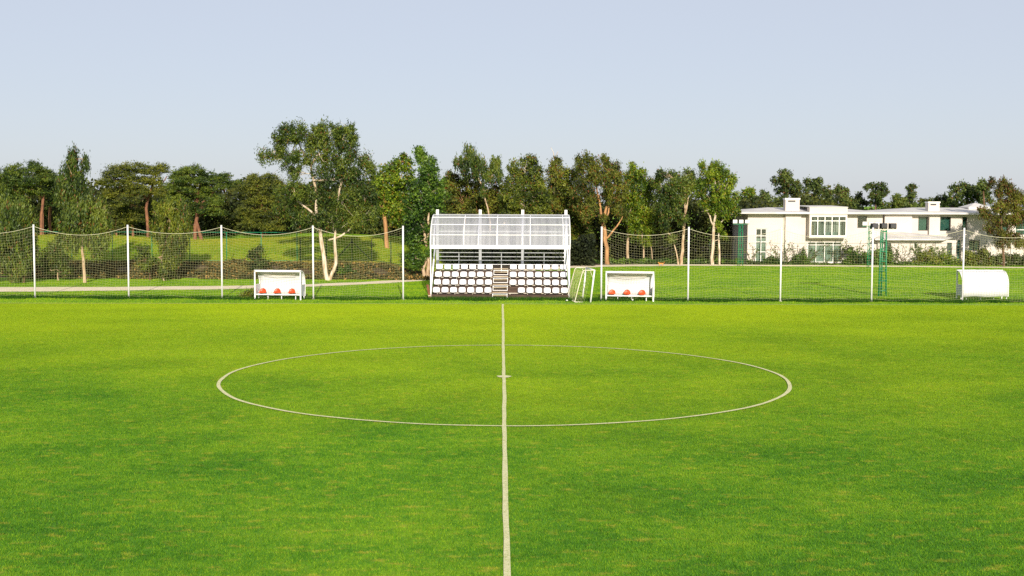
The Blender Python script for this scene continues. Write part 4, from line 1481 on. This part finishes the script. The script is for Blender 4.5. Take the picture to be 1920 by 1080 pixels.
tree('eucalyptus_tree', 'shaggy dark tree at the left edge behind the first net', 47.2,
     [[(44, 531, 6), (46, 490, 5), (40, 440, 5), (30, 395, 4)], [(44, 470, 3), (60, 440, 2.5)]],
     [(8, 395, 34, 26), (40, 405, 28, 24), (60, 420, 12, 20), (12, 436, 34, 24), (48, 444, 26, 20), (10, 476, 26, 22), (44, 486, 22, 20), (66, 470, 12, 16), (30, 510, 20, 12), (-30, 420, 28, 40), (-25, 480, 25, 30)],
     M['brown_bark'], M['leaf_euc'], 'weep', 1.1, 1.0, group=GP)
tree('eucalyptus_tree', 'small weeping tree in front of the umbrella pines', 50.2,
     [[(308, 527, 6), (307, 508, 6), (304, 486, 5), (310, 455, 4), (318, 420, 3), (320, 398, 2)], [(310, 460, 3), (332, 430, 2.5), (345, 410, 2)]],
     [(318, 388, 20, 12), (344, 394, 16, 13), (298, 400, 16, 18), (326, 410, 24, 16), (350, 414, 10, 18), (302, 428, 18, 16), (334, 436, 22, 18), (312, 455, 18, 16), (346, 446, 10, 18), (320, 478, 18, 16), (310, 500, 10, 10), (338, 474, 9, 14)],
     M['euc_bark'], M['leaf_olive'], 'weep', 1.1, 0.85, group=GP)
tree('sapling', 'dark sapling beside the small weeping tree', 50.6,
     [[(281, 524, 2.5), (280, 500, 2), (274, 480, 1.5), (270, 462, 1)]],
     [(270, 468, 10, 8), (266, 480, 14, 8), (282, 484, 14, 7), (276, 494, 14, 6)], M['brown_bark'], M['needle'], 'broad', 0.9, 0.8, group=GP)
tree('sapling', 'thin young tree on the bank left of the tall weeping eucalyptus', 50.0,
     [[(110, 532, 3), (109, 505, 2.5), (106, 480, 2)]],
     [(106, 470, 16, 14), (92, 480, 14, 14), (118, 488, 16, 14), (104, 455, 14, 12), (122, 505, 12, 12), (90, 500, 10, 10)], M['euc_bark'], M['leaf_euc'], 'euc', 0.8, 0.9, group=GP)
tree('sapling', 'dark bushy young tree behind the left dugout', 53.5,
     [[(486, 524, 2.5), (486, 495, 2), (484, 470, 1.5)]],
     [(483, 470, 12, 9), (478, 482, 14, 8), (492, 490, 12, 9), (484, 500, 14, 8)], M['brown_bark'], M['leaf_far'], 'broad', 0.9, 0.8, group=GP)

# --- umbrella pines on the rise
tree('pine_tree', 'broad umbrella pine at the left edge with a straight red trunk', 76.0,
     [[(77, 455, 7), (77, 410, 6.5), (79, 365, 6), (72, 345, 4)], [(79, 370, 4), (50, 350, 3), (35, 338, 2)]],
     [(40, 322, 28, 13), (68, 316, 26, 11), (18, 336, 26, 13), (58, 338, 34, 12), (86, 330, 18, 11), (22, 356, 26, 12), (60, 356, 30, 10), (0, 352, 24, 14), (-10, 330, 20, 14), (30, 375, 30, 12)],
     M['pine_bark'], M['needle'], 'pine', 1.05, 1.15, group=GP)
tree('pine_tree', 'leaning red trunked pine just left of the tall weeping eucalyptus', 79.0,
     [[(91, 458, 7), (93, 410, 6), (96, 370, 5), (95, 350, 4)], [(83, 455, 3), (81, 410, 2.5), (79, 380, 2)]],
     [(92, 326, 18, 11), (104, 338, 12, 11), (86, 346, 22, 10), (102, 358, 16, 10), (110, 375, 14, 12)], M['pine_bark'], M['needle'], 'pine', 1.05, 1.15, group=GP)
tree('pine_tree', 'wide pine behind the second post with an upright reddish trunk', 77.0,
     [[(277, 455, 7.5), (276, 410, 7), (277, 372, 6), (284, 350, 4), (292, 330, 3)], [(277, 376, 4), (255, 352, 3), (238, 340, 2)], [(278, 372, 3.5), (300, 352, 2.5), (312, 330, 2)]],
     [(222, 322, 26, 12), (250, 314, 24, 10), (278, 318, 24, 10), (302, 316, 16, 9), (212, 340, 22, 11), (248, 336, 30, 11), (290, 338, 24, 10), (232, 358, 28, 10), (272, 356, 24, 9), (208, 362, 18, 10), (245, 378, 24, 9), (305, 360, 14, 10)],
     M['pine_bark'], M['needle_olive'], 'pine', 1.05, 1.1, group=GP)
tree('pine_tree', 'slim pine with low olive boughs behind the second white post', 78.5,
     [[(249, 457, 6), (248, 420, 5), (246, 380, 4)], [(220, 455, 4), (217, 425, 3.5), (215, 395, 3)]],
     [(243, 392, 26, 12), (222, 400, 18, 10), (250, 412, 22, 10), (232, 424, 20, 8), (205, 385, 16, 12), (262, 398, 14, 9)], M['pine_bark'], M['needle_olive'], 'pine', 1.0, 1.1, group=GP)
tree('pine_tree', 'stout pine with two leaning trunks and layered dark boughs', 75.2,
     [[(366, 455, 9), (366, 425, 8.5), (368, 385, 8), (376, 350, 6), (380, 325, 4)], [(379, 456, 9), (374, 436, 7.5), (369, 415, 6)], [(355, 440, 4), (356, 410, 4), (352, 388, 3)], [(370, 385, 4), (395, 368, 3), (408, 352, 2)], [(370, 380, 4), (345, 362, 3), (332, 345, 2)]],
     [(366, 320, 30, 9), (342, 328, 22, 10), (390, 330, 20, 10), (362, 336, 34, 9), (330, 346, 18, 9), (398, 350, 18, 10), (354, 354, 30, 8), (382, 366, 30, 9), (342, 374, 26, 8), (404, 374, 18, 12), (392, 392, 22, 8), (360, 386, 18, 7), (332, 366, 14, 8), (410, 396, 12, 8)],
     M['pine_bark'], M['needle'], 'pine', 1.1, 1.1, group=GP)
tree('pine_tree', 'small flat topped umbrella pine against the sky', 92.0,
     [[(428, 446, 4), (427, 400, 4), (427, 372, 4), (436, 356, 3)], [(427, 374, 3), (420, 354, 2)]],
     [(428, 334, 20, 8), (445, 344, 14, 7), (412, 336, 14, 8), (432, 348, 22, 6), (454, 350, 8, 5)], M['pine_bark'], M['needle'], 'pine', 1.15, 1.15, group=GP)
tree('pine_tree', 'rounded olive pine left of the tallest tree', 78.0,
     [[(490, 458, 6), (490, 410, 5), (492, 370, 4)], [(490, 400, 3), (510, 380, 2.5)]],
     [(482, 336, 22, 10), (506, 334, 18, 10), (470, 352, 20, 11), (502, 352, 24, 11), (524, 350, 16, 12), (480, 372, 28, 12), (516, 374, 24, 12), (468, 392, 22, 12), (500, 396, 30, 12), (526, 402, 20, 14), (480, 414, 26, 12), (512, 420, 24, 12)],
     M['pine_bark'], M['needle_olive'], 'pine', 1.05, 1.1, group=GP)

# --- row of trees behind the stand
tree('eucalyptus_tree', 'bright yellow green tree between the tallest tree and the stand', 68.0,
     [[(725, 460, 10), (723, 425, 9), (720, 392, 9), (724, 360, 6), (740, 330, 4)], [(722, 380, 4), (745, 355, 3), (755, 320, 2)]],
     [(735, 318, 22, 15), (756, 308, 14, 14), (718, 338, 20, 16), (744, 340, 24, 18), (768, 334, 16, 18), (728, 364, 26, 18), (758, 364, 22, 18), (740, 390, 28, 16), (768, 388, 18, 18), (706, 362, 14, 18), (712, 392, 16, 14), (752, 412, 20, 12), (758, 296, 6, 8)],
     M['orange_bark'], M['leaf_bright'], 'broad', 0.95, 1.25, group=GP)
tree('eucalyptus_tree', 'narrow upright tree with twin trunks beside the left end of the stand', 53.2,
     [[(803, 526, 11), (804, 495, 9), (801, 465, 7), (796, 435, 6), (788, 411, 4), (782, 395, 2)], [(795, 525, 9), (793, 503, 8), (799, 487, 5), (804, 475, 4)],
      [(803, 470, 5), (805, 430, 5), (805, 395, 4.5), (806, 365, 4), (803, 330, 3), (796, 300, 2)], [(796, 420, 4), (795, 390, 4), (794, 362, 3), (798, 335, 2)]],
     [(786, 280, 8, 11), (791, 294, 12, 11), (801, 306, 17, 12), (804, 326, 22, 14), (812, 342, 24, 15), (790, 350, 22, 14), (818, 364, 22, 15), (784, 376, 24, 16), (812, 384, 16, 14), (776, 402, 22, 16), (820, 398, 16, 12), (770, 428, 18, 18), (795, 424, 14, 12), (772, 455, 20, 16), (784, 478, 18, 14), (770, 486, 14, 12), (806, 452, 10, 14), (782, 496, 14, 8)],
     M['euc_bark'], M['leaf_fresh'], 'broad', 1.0, 1.05, group=GP)
tree('eucalyptus_tree', 'open crowned eucalyptus leaning above the roof of the stand', 79.0,
     [[(922, 505, 4.5), (919, 450, 4), (914, 388, 3.2), (904, 348, 3), (893, 325, 2.4), (882, 300, 1.5)], [(912, 380, 3), (906, 362, 2.5)], [(904, 348, 3), (922, 330, 2.5), (928, 310, 2)]],
     [(880, 282, 12, 11), (862, 302, 13, 9), (886, 300, 18, 11), (872, 312, 12, 8), (902, 312, 12, 12), (928, 308, 14, 13), (918, 326, 14, 9), (936, 324, 9, 9), (892, 320, 12, 7)],
     M['euc_bark'], M['leaf_euc'], 'weep', 1.1, 1.15, group=GP)
tree('eucalyptus_tree', 'brownish olive tree showing above the left half of the stand roof', 82.5,
     [[(868, 505, 4), (868, 440, 4), (872, 385, 3)]],
     [(874, 340, 26, 14), (850, 350, 20, 16), (896, 352, 24, 15), (844, 374, 20, 18), (872, 372, 28, 18), (904, 378, 26, 18), (930, 356, 20, 20), (860, 398, 30, 16), (896, 402, 30, 15), (932, 388, 22, 20), (845, 330, 12, 12), (835, 400, 16, 18), (836, 345, 10, 12)],
     M['orange_bark'], M['leaf_brown'], 'broad', 0.95, 1.3, group=GP)
tree('eucalyptus_tree', 'full green tree above the middle of the stand roof', 78.5,
     [[(936, 505, 7), (934, 470, 6), (940, 430, 5), (965, 385, 4), (985, 340, 3)]],
     [(990, 300, 20, 12), (964, 316, 13, 13), (1000, 318, 22, 14), (976, 330, 24, 14), (1008, 342, 22, 16), (960, 346, 20, 16), (984, 356, 28, 16), (1014, 366, 20, 18), (955, 374, 22, 18), (984, 384, 30, 16), (1010, 394, 22, 14), (955, 400, 22, 14)],
     M['white_bark'], M['leaf_olive'], 'euc', 1.0, 1.2, group=GP)
tree('eucalyptus_tree', 'slimmer tree with a bare twig on top above the right half of the stand', 80.5,
     [[(994, 503, 6), (995, 470, 5), (1010, 420, 4), (1036, 370, 3.5), (1040, 340, 3), (1042, 310, 2.5), (1038, 286, 1.2), (1033, 276, 0.8)], [(1040, 300, 1.2), (1046, 284, 0.8)]],
     [(1042, 306, 14, 12), (1034, 320, 12, 10), (1050, 322, 13, 13), (1040, 340, 20, 13), (1056, 350, 16, 14), (1030, 362, 18, 16), (1054, 374, 22, 15), (1036, 390, 24, 15), (1062, 394, 14, 14)],
     M['white_bark'], M['leaf_brown'], 'euc', 1.0, 1.2, group=GP)
tree('eucalyptus_tree', 'big tree with orange forked limbs right of the stand', 76.6,
     [[(1139, 498, 11), (1138, 465, 10), (1134, 435, 9.5), (1130, 414, 9)], [(1130, 416, 7), (1126, 392, 5.5), (1121, 366, 4), (1116, 340, 2.5)], [(1131, 413, 8), (1138, 386, 5.5), (1150, 358, 4), (1153, 335, 2.5)],
      [(1132, 418, 5), (1141, 398, 4), (1142, 380, 2.5)], [(1138, 447, 4.5), (1150, 432, 4), (1162, 416, 3), (1168, 404, 2)]],
     [(1096, 296, 18, 10), (1086, 312, 12, 12), (1106, 314, 18, 14), (1130, 304, 16, 12), (1144, 316, 18, 14), (1122, 330, 26, 15), (1154, 334, 16, 15), (1090, 336, 16, 15), (1104, 354, 22, 14), (1144, 352, 20, 12), (1164, 350, 12, 14), (1080, 362, 16, 16), (1090, 386, 20, 14), (1112, 388, 12, 12), (1164, 372, 12, 12), (1108, 370, 16, 12), (1134, 362, 12, 8), (1160, 392, 14, 10), (1100, 404, 14, 12)],
     M['orange_bark'], M['leaf_brown'], 'euc', 1.0, 1.15, group=GP)
tree('eucalyptus_tree', 'dense dark tree behind the right end of the stand', 80.0,
     [[(1084, 500, 5), (1084, 460, 4.5), (1086, 420, 4), (1078, 380, 3)]],
     [(1072, 330, 14, 14), (1066, 352, 16, 18), (1074, 384, 22, 20), (1092, 412, 22, 18), (1072, 424, 18, 20), (1098, 440, 18, 16), (1080, 456, 20, 16), (1106, 466, 14, 14), (1092, 478, 18, 12)],
     M['brown_bark'], M['leaf_olive'], 'broad', 0.95, 1.25, group=GP)
tree('eucalyptus_tree', 'bushy yellowish tree with two pale lower trunks right of the orange limbed tree', 80.3,
     [[(1178, 494, 7), (1177, 455, 6), (1178, 420, 5), (1186, 380, 4), (1190, 340, 2.5)], [(1207, 496, 4), (1207, 465, 3.5), (1204, 430, 3)], [(1223, 496, 2.5), (1222, 470, 2), (1218, 430, 2)], [(1200, 400, 3), (1218, 375, 2.5), (1228, 350, 2)]],
     [(1186, 312, 9, 11), (1184, 330, 16, 13), (1204, 328, 14, 13), (1216, 346, 16, 13), (1188, 350, 22, 14), (1208, 366, 22, 14), (1178, 372, 18, 16), (1200, 388, 24, 15), (1178, 402, 16, 14), (1214, 404, 18, 14), (1196, 418, 20, 14), (1214, 428, 14, 10), (1190, 436, 14, 10), (1212, 450, 14, 8)],
     M['euc_bark'], M['leaf_bright'], 'euc', 0.95, 1.2, group=GP)
tree('eucalyptus_tree', 'dark crowned tree with thin upright limbs left of the white trunked tree', 76.4,
     [[(1277, 498, 8), (1280, 470, 7), (1282, 440, 6), (1284, 405, 5.5), (1290, 378, 4.5), (1296, 350, 3)], [(1285, 402, 4.5), (1284, 372, 3.5), (1284, 345, 2)], [(1272, 498, 4), (1268, 472, 3), (1262, 450, 2)], [(1283, 440, 3), (1270, 400, 2.5), (1266, 380, 2)],
      [(1258, 442, 3.5), (1244, 424, 2.5), (1243, 404, 2)], [(1254, 432, 3), (1252, 402, 2)]],
     [(1236, 326, 9, 9), (1250, 328, 18, 11), (1272, 336, 16, 13), (1294, 328, 12, 12), (1236, 344, 16, 12), (1258, 348, 22, 14), (1284, 352, 18, 14), (1244, 366, 20, 15), (1268, 374, 20, 14), (1240, 390, 16, 14), (1262, 398, 18, 12), (1302, 346, 10, 12), (1282, 412, 10, 9), (1246, 420, 14, 12)],
     M['euc_bark'], M['leaf_euc'], 'euc', 1.0, 1.15, group=GP)
tree('eucalyptus_tree', 'rounded bright tree with a white bare trunk left of the near house', 76.5,
     [[(1336, 498, 8), (1337, 465, 7), (1338, 428, 6.5), (1341, 405, 5), (1344, 370, 3.5)], [(1338, 424, 4), (1331, 405, 3.5), (1325, 392, 3), (1320, 378, 2)], [(1341, 430, 4), (1353, 416, 3.5), (1366, 404, 2.5)], [(1349, 494, 4.5), (1348, 455, 4), (1346, 428, 3)], [(1340, 452, 2), (1350, 447, 1.8), (1360, 443, 1.4)]],
     [(1340, 312, 14, 10), (1316, 310, 5, 7), (1328, 326, 18, 12), (1352, 326, 16, 13), (1368, 340, 13, 13), (1316, 346, 15, 14), (1340, 346, 24, 15), (1362, 358, 18, 14), (1322, 366, 20, 14), (1346, 372, 24, 14), (1370, 378, 16, 13), (1334, 390, 20, 11), (1358, 394, 20, 11), (1378, 396, 10, 9)],
     M['white_bark'], M['leaf_bright'], 'euc', 1.05, 1.15, group=GP)
tree('eucalyptus_tree', 'olive tree peeping between the white trunked tree and the house roof', 96.0,
     [[(1392, 490, 5), (1392, 440, 4), (1392, 395, 3)]],
     [(1390, 368, 16, 12), (1402, 360, 11, 9), (1384, 386, 18, 13), (1402, 382, 14, 12), (1392, 402, 18, 12), (1382, 420, 16, 14)], M['brown_bark'], M['leaf_bright'], 'broad', 0.95, 1.4, group=GP)

# --- far trees above the roofs
GF = 'trees behind the houses'
def far_tree(label, clumps, Y=112.0, leaf='leaf_far', trunk=None):
    xs_ = [c[0] for c in clumps]
    xc = sum(xs_) / len(xs_)
    lm = trunk or [[(xc, 470, 6), (xc, 420, 5), (xc + 1, clumps[0][1] + 10, 3)]]
    return tree('broadleaf_tree', label, Y, lm, clumps, M['brown_bark'], M[leaf], 'broad', 0.95, 1.55, group=GF)


far_tree('low wide dark tree left of the near house chimney', [(1430, 368, 20, 10), (1414, 380, 18, 10), (1446, 378, 16, 11), (1430, 392, 30, 10)])
far_tree('tall round headed tree just above the near house chimney', [(1468, 328, 15, 10), (1456, 340, 11, 10), (1476, 342, 16, 11), (1490, 350, 12, 10), (1472, 358, 20, 11), (1494, 364, 12, 10), (1476, 376, 28, 10)], 116)
far_tree('round headed tree right of the near house chimney', [(1518, 342, 13, 9), (1532, 342, 11, 9), (1522, 356, 18, 11), (1540, 360, 12, 10), (1512, 374, 16, 10), (1536, 378, 20, 9)], 117)
far_tree('ragged tree above the bay window', [(1553, 356, 11, 8), (1570, 354, 10, 9), (1584, 358, 8, 10), (1560, 370, 18, 9), (1582, 374, 16, 9), (1598, 380, 12, 7)], 120)
far_tree('small bright domed bush above the bay window', [(1541, 381, 12, 5), (1534, 384, 8, 4), (1550, 384, 8, 4)], 100, 'leaf_bright')
far_tree('small pale treetop left of the fan shaped tree above the roof', [(1608, 368, 7, 8), (1604, 378, 10, 6), (1618, 382, 12, 5)], 122)
far_tree('fan shaped treetop above the right end of the near house', [(1630, 352, 9, 7), (1645, 352, 15, 9), (1656, 360, 10, 9), (1642, 366, 18, 9), (1646, 380, 22, 8)], 118, 'leaf_far', [[(1643, 470, 6), (1643, 420, 5), (1643, 375, 3)]])
far_tree('low round tree between the fan shaped top and the slender tree', [(1680, 372, 12, 8), (1692, 378, 10, 7), (1676, 384, 14, 6)], 119)
far_tree('slender tree with two puffs of foliage above the long house', [(1708, 350, 6, 6), (1703, 361, 7, 7), (1713, 366, 7, 6), (1705, 374, 6, 5)], 121, 'leaf_far', [[(1706, 470, 4), (1706, 420, 3.5), (1707, 355, 2)]])
far_tree('low brownish treetop left of the long house chimney', [(1730, 378, 12, 6), (1722, 384, 14, 6), (1738, 384, 10, 6)], 123, 'leaf_brown')
far_tree('low dark treetop right of the long house chimney', [(1752, 374, 10, 7), (1768, 374, 11, 8), (1778, 382, 12, 7)], 124)
far_tree('big dark tree behind the small pyramid roof', [(1790, 354, 12, 9), (1805, 350, 11, 8), (1792, 368, 18, 10), (1816, 360, 16, 10), (1834, 362, 14, 11), (1822, 376, 22, 9), (1846, 374, 14, 9)], 118)
far_tree('pale feathery treetop just left of the rusty tree', [(1840, 342, 7, 8), (1836, 352, 7, 7), (1850, 358, 9, 8)], 114)

tree('eucalyptus_tree', 'rusty sparse tree in front of the right end of the long house', 74.6,
     [[(1882, 503, 6), (1880, 460, 5.5), (1876, 420, 5), (1874, 380, 4), (1880, 350, 2.5)], [(1877, 425, 3), (1856, 408, 2.5), (1842, 398, 1.5)], [(1878, 440, 3), (1900, 420, 2.5), (1914, 405, 2)]],
     [(1857, 343, 7, 7), (1880, 344, 14, 9), (1892, 354, 14, 10), (1874, 362, 13, 10), (1904, 364, 14, 9), (1886, 376, 20, 10), (1912, 376, 14, 9), (1870, 390, 18, 10), (1896, 394, 18, 10), (1848, 402, 10, 8), (1862, 414, 14, 9), (1886, 416, 16, 10), (1908, 414, 12, 12), (1850, 428, 8, 7), (1870, 436, 14, 9), (1896, 440, 16, 9), (1880, 456, 16, 8), (1910, 452, 12, 9), (1930, 400, 16, 30)],
     M['brown_bark'], M['leaf_rust'], 'euc', 1.05, 1.05, group=GP)

# ------------------------------------------------------------------ masses nobody could count
def mass(name, label, P_, leaf, L0, W0, spread=1.0):
    D_ = rng.normal(size=P_.shape) + np.array([0, -0.3, 0.2])
    k = 0.6 + 0.8 * rng.random(len(P_))
    o = link_mesh(name, leaf_mesh(name, P_, D_, L0 * k, W0 * k), leaf)
    return tag(o, label, 'undergrowth', kind='stuff')


def fbm(x, seed):
    r_ = np.random.default_rng(seed)
    out = 0
    for f, a in ((0.12, 1), (0.31, .6), (0.77, .35), (1.9, .2)):
        out = out + a * np.sin(x * f * 6.28 * 0.5 + r_.random() * 6.28)
    return out


# the wood behind: foliage down to the ground, deep and dark
n = 70000
X_ = -62 + 98 * rng.random(n)
dep = rng.random(n)
Y_ = 86 + 9 * dep
base_z = terrain(X_, Y_)
H_ = 7.2 - 1.7 * (1 - sstep(-12, -5, X_)) - 0.7 * sstep(16, 22, X_) + 0.35 * fbm(X_, 3)
Zz = rng.random(n) ** 0.9 * H_ * (0.75 + 0.3 * dep)
blob = np.sin(X_ * 2.1 + Zz * 1.7) * np.sin(Zz * 2.3 - X_ * 0.9) * 0.6
mass('woodland', 'dark wood filling the background behind the tree trunks', np.stack([X_, Y_ + blob, base_z + Zz], 1), M['wood_leaf'], 0.46, 0.26)
n = 9000
X_ = 38 + 38 * rng.random(n)
Y_ = 118 + 6 * rng.random(n)
Zz = rng.random(n) * (5.6 + 0.4 * fbm(X_, 9))
mass('far_woodland', 'far belt of trees behind the roofs', np.stack([X_, Y_, Zz], 1), M['leaf_far'], 0.7, 0.42)
# dry scrub on the bank beyond the path
n = 60000
X_ = -48 + 43.5 * rng.random(n)
t_ = rng.random(n)
Y_ = 51.6 + 5.0 * t_
top_ = 0.10 + 0.26 * np.clip(np.sin(X_ * 1.3) * np.sin(X_ * 0.37 + Y_), 0, 1) + 0.14 * rng.random(n)
gap_ = (np.sin(X_ * 0.9) + np.sin(X_ * 2.3 + 1) + np.sin(Y_ * 2.0 + X_) > -1.5)
P_ = np.stack([X_, Y_, terrain(X_, Y_) + top_ * rng.random(n)], 1)[gap_]
mass('bank_scrub', 'dark brown scrub covering the bank behind the path', P_, M['scrub'], 0.20, 0.10)
# low planting along the foot of the houses and under the trees
n = 9000
X_ = 23 + 27 * rng.random(n)
Y_ = 76.9 + 0.9 * rng.random(n)
hh_ = 0.22 + 0.12 * fbm(X_, 5)
mass('ground_cover', 'low green planting at the foot of the cream houses', np.stack([X_, Y_, np.clip(hh_, .08, 1) * rng.random(n)], 1), M['leaf_fresh'], 0.17, 0.11)
n = 6000
X_ = 8 + 15 * rng.random(n)
Y_ = 77.5 + 4 * rng.random(n)
mass('woodland_undergrowth', 'low undergrowth between the trunks at the edge of the wood', np.stack([X_, Y_, 0.45 * rng.random(n) * (0.5 + 0.5 * np.sin(X_ * 1.7) ** 2)], 1), M['leaf_fresh'], 0.20, 0.12)


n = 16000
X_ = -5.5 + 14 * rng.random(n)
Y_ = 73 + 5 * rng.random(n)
mass('dark_thicket', 'dark thicket seen through the stand below its roof', np.stack([X_, Y_, rng.random(n) * (2.9 + 0.5 * fbm(X_, 12))], 1), M['thicket'], 0.30, 0.17)  # mass added to darken the view behind the stand, shade put into its colour


def shrub(label, px, Y, blobs, leaf, lsize=1.0, dens=1.0, cat='shrub', name='shrub'):
    return tree(name, label, Y, [[(px, blobs[0][1] + blobs[0][3], 1.5), (px, blobs[0][1], 1.0)]], blobs, M['brown_bark'], M[leaf], 'broad', dens, lsize, cat=cat, group='shrubs by the houses')


shrub('leafy shrub at the left corner of the near house', 1446, 77.6, [(1446, 488, 7, 6), (1458, 490, 8, 5), (1436, 492, 7, 4)], 'leaf_fresh')
shrub('shrub with upright shoots between the downpipe and the lower window', 1500, 77.6, [(1498, 482, 7, 8), (1506, 476, 5, 9), (1494, 490, 9, 5), (1509, 489, 7, 6)], 'leaf_fresh')
shrub('big leaved shrub right of the lower window', 1600, 77.4, [(1596, 486, 8, 8), (1606, 480, 8, 8), (1588, 492, 8, 4), (1614, 488, 8, 7), (1592, 470, 6, 4)], 'leaf_fresh', 1.3)
shrub('banana like shrub behind the net post at the porch', 1628, 77.3, [(1622, 482, 8, 8), (1634, 478, 8, 9), (1640, 488, 9, 7), (1618, 490, 8, 5), (1646, 476, 5, 8)], 'leaf_fresh', 1.4)
shrub('dark shrub at the left porch opening', 1664, 77.2, [(1664, 480, 8, 12), (1670, 490, 8, 6)], 'leaf_fresh', 1.1)
shrub('sprawling shrub against the middle of the porch wall', 1728, 77.4, [(1728, 482, 12, 9), (1742, 478, 10, 10), (1718, 490, 10, 5), (1752, 488, 12, 7)], 'leaf_olive', 0.9, 0.45)
shrub('yellowish shrub at the right end of the porch wall', 1770, 77.4, [(1768, 480, 9, 8), (1780, 486, 10, 8), (1762, 490, 10, 6), (1788, 490, 9, 6)], 'leaf_bright', 0.9, 0.6)
shrub('large dark hedge like shrub under the teal ground floor window', 1826, 76.4, [(1820, 478, 14, 12), (1838, 474, 14, 12), (1812, 490, 12, 9), (1832, 490, 18, 9), (1850, 484, 12, 10)], 'leaf_olive', 1.0)
shrub('dark hedge at the right edge below the rusty tree', 1890, 76.0, [(1872, 488, 16, 11), (1894, 486, 16, 12), (1916, 486, 16, 12), (1860, 492, 10, 8), (1940, 486, 18, 12)], 'leaf_far', 1.0)
shrub('low dark bush in the grass left of the left dugout', 466, 33.4, [(466, 553, 12, 6), (458, 557, 10, 4), (474, 549, 7, 6)], 'leaf_olive', 0.7, 0.6)
shrub('green bush beside the forked trunk of the tallest tree', 648, 53.5, [(648, 505, 12, 10), (640, 514, 10, 8), (660, 514, 12, 8)], 'leaf_fresh', 0.9)


def climber(label, px0, px1, py_top, Y, n_st, seed, leaf='leaf_fresh', nl=26):
    """climbing plant: wandering stems on the wall with scattered leaves"""
    r_ = np.random.default_rng(seed)
    b = at((px0 + px1) / 2, 497, Y); b[2] = 0.0
    root = empty('climbing_plant', b)
    tag(root, label, 'climber', 'climbing plants on the house walls')
    mb = MB()
    Cs = []
    for i in range(n_st):
        x = X(px0 + (px1 - px0) * r_.random(), Y) - b[0]
        z, h = 0.0, Z(px0, py_top, Y) * (0.55 + 0.5 * r_.random())
        pts = [(x, 0, z)]
        dx = r_.normal() * 0.5
        while z < h and len(pts) < 26:
            dx += r_.normal() * 0.35; dx *= 0.85
            z += 0.10 + 0.10 * r_.random(); x += dx * 0.2
            pts.append((x, -0.02 - 0.03 * r_.random(), z))
        mb.tube(pts, [0.018 * (1 - 0.6 * k / len(pts)) for k in range(len(pts))], 4)
        P0 = np.array(pts)
        k = r_.integers(0, len(P0), nl)
        Cs.append(P0[k] + r_.normal(size=(nl, 3)) * np.array([0.10, 0.03, 0.08]) + np.array([0, -0.04, 0]))
    mb.build('stems', M['brown_bark'], root)
    C_ = np.concatenate(Cs)
    link_mesh('leaves', leaf_mesh('leaves', C_, rng.normal(size=C_.shape), 0.13, 0.09), M[leaf], root)


climber('sparse climber left of the tall narrow window', 1404, 1416, 458, YH - 0.04, 5, 1)
climber('sparse climber between the tall narrow window and the downpipe', 1440, 1467, 456, YH - 0.04, 9, 2)
climber('climber on the chimney breast of the near house', 1474, 1499, 455, YH - 0.34, 10, 3)
climber('climber beside the left jamb of the lower window', 1501, 1513, 455, YH - 0.04, 8, 4, nl=40)
climber('climber hanging across the lower window of the near house', 1545, 1572, 452, YH - 0.06, 6, 5, nl=30)
climber('climber right of the lower window of the near house', 1584, 1622, 456, YH - 0.04, 13, 6, nl=34)
climber('climber on the left part of the porch wall', 1674, 1708, 456, YG - 0.04, 12, 7, nl=36)
climber('thick climber on the middle of the porch wall', 1722, 1752, 460, YG - 0.04, 14, 8, nl=60)
climber('climber near the right end of the porch wall', 1754, 1775, 464, YG - 0.04, 9, 9, nl=50)

# ------------------------------------------------------------------ ginger cat on the path
cg = gnd(1239.5, 498.6)
vs_c = [((0.0, 0, 0.21), .062), ((0.13, 0, 0.215), .058), ((-0.13, 0, 0.21), .062), ((-0.20, 0, 0.255), .038), ((-0.25, 0, 0.285), .046), ((-0.295, 0, 0.272), .026),
        ((0.19, 0, 0.22), .040), ((0.27, 0, 0.27), .020), ((0.31, 0.01, 0.34), .016), ((0.32, 0.01, 0.40), .012),
        ((-0.14, 0.045, 0.12), .024), ((-0.12, 0.045, 0.015), .019), ((-0.15, -0.045, 0.12), .024), ((-0.19, -0.045, 0.015), .019),
        ((0.15, 0.045, 0.13), .028), ((0.19, 0.045, 0.075), .020), ((0.16, 0.045, 0.015), .019), ((0.14, -0.045, 0.13), .028), ((0.16, -0.045, 0.075), .020), ((0.11, -0.045, 0.015), .019),
        ((-0.255, 0.026, 0.335), .012), ((-0.255, -0.026, 0.335), .012)]
es_c = [(0, 1), (0, 2), (2, 3), (3, 4), (4, 5), (1, 6), (6, 7), (7, 8), (8, 9), (2, 10), (10, 11), (2, 12), (12, 13), (1, 14), (14, 15), (15, 16), (1, 17), (17, 18), (18, 19), (4, 20), (4, 21)]
me = bpy.data.meshes.new('cat'); me.from_pydata([v for v, _ in vs_c], es_c, [])
cat = link_mesh('cat', me, M['fur'], None, (cg[0], cg[1], 0.012))
sk = cat.modifiers.new('skin', 'SKIN')
for sv, (_, rr_) in zip(me.skin_vertices[0].data, vs_c):
    sv.radius = (rr_, rr_)
me.skin_vertices[0].data[0].use_root = True
ss = cat.modifiers.new('smooth', 'SUBSURF'); ss.levels = 1; ss.render_levels = 2
tag(cat, 'ginger cat walking along the sandy path behind the middle dugout', 'cat')
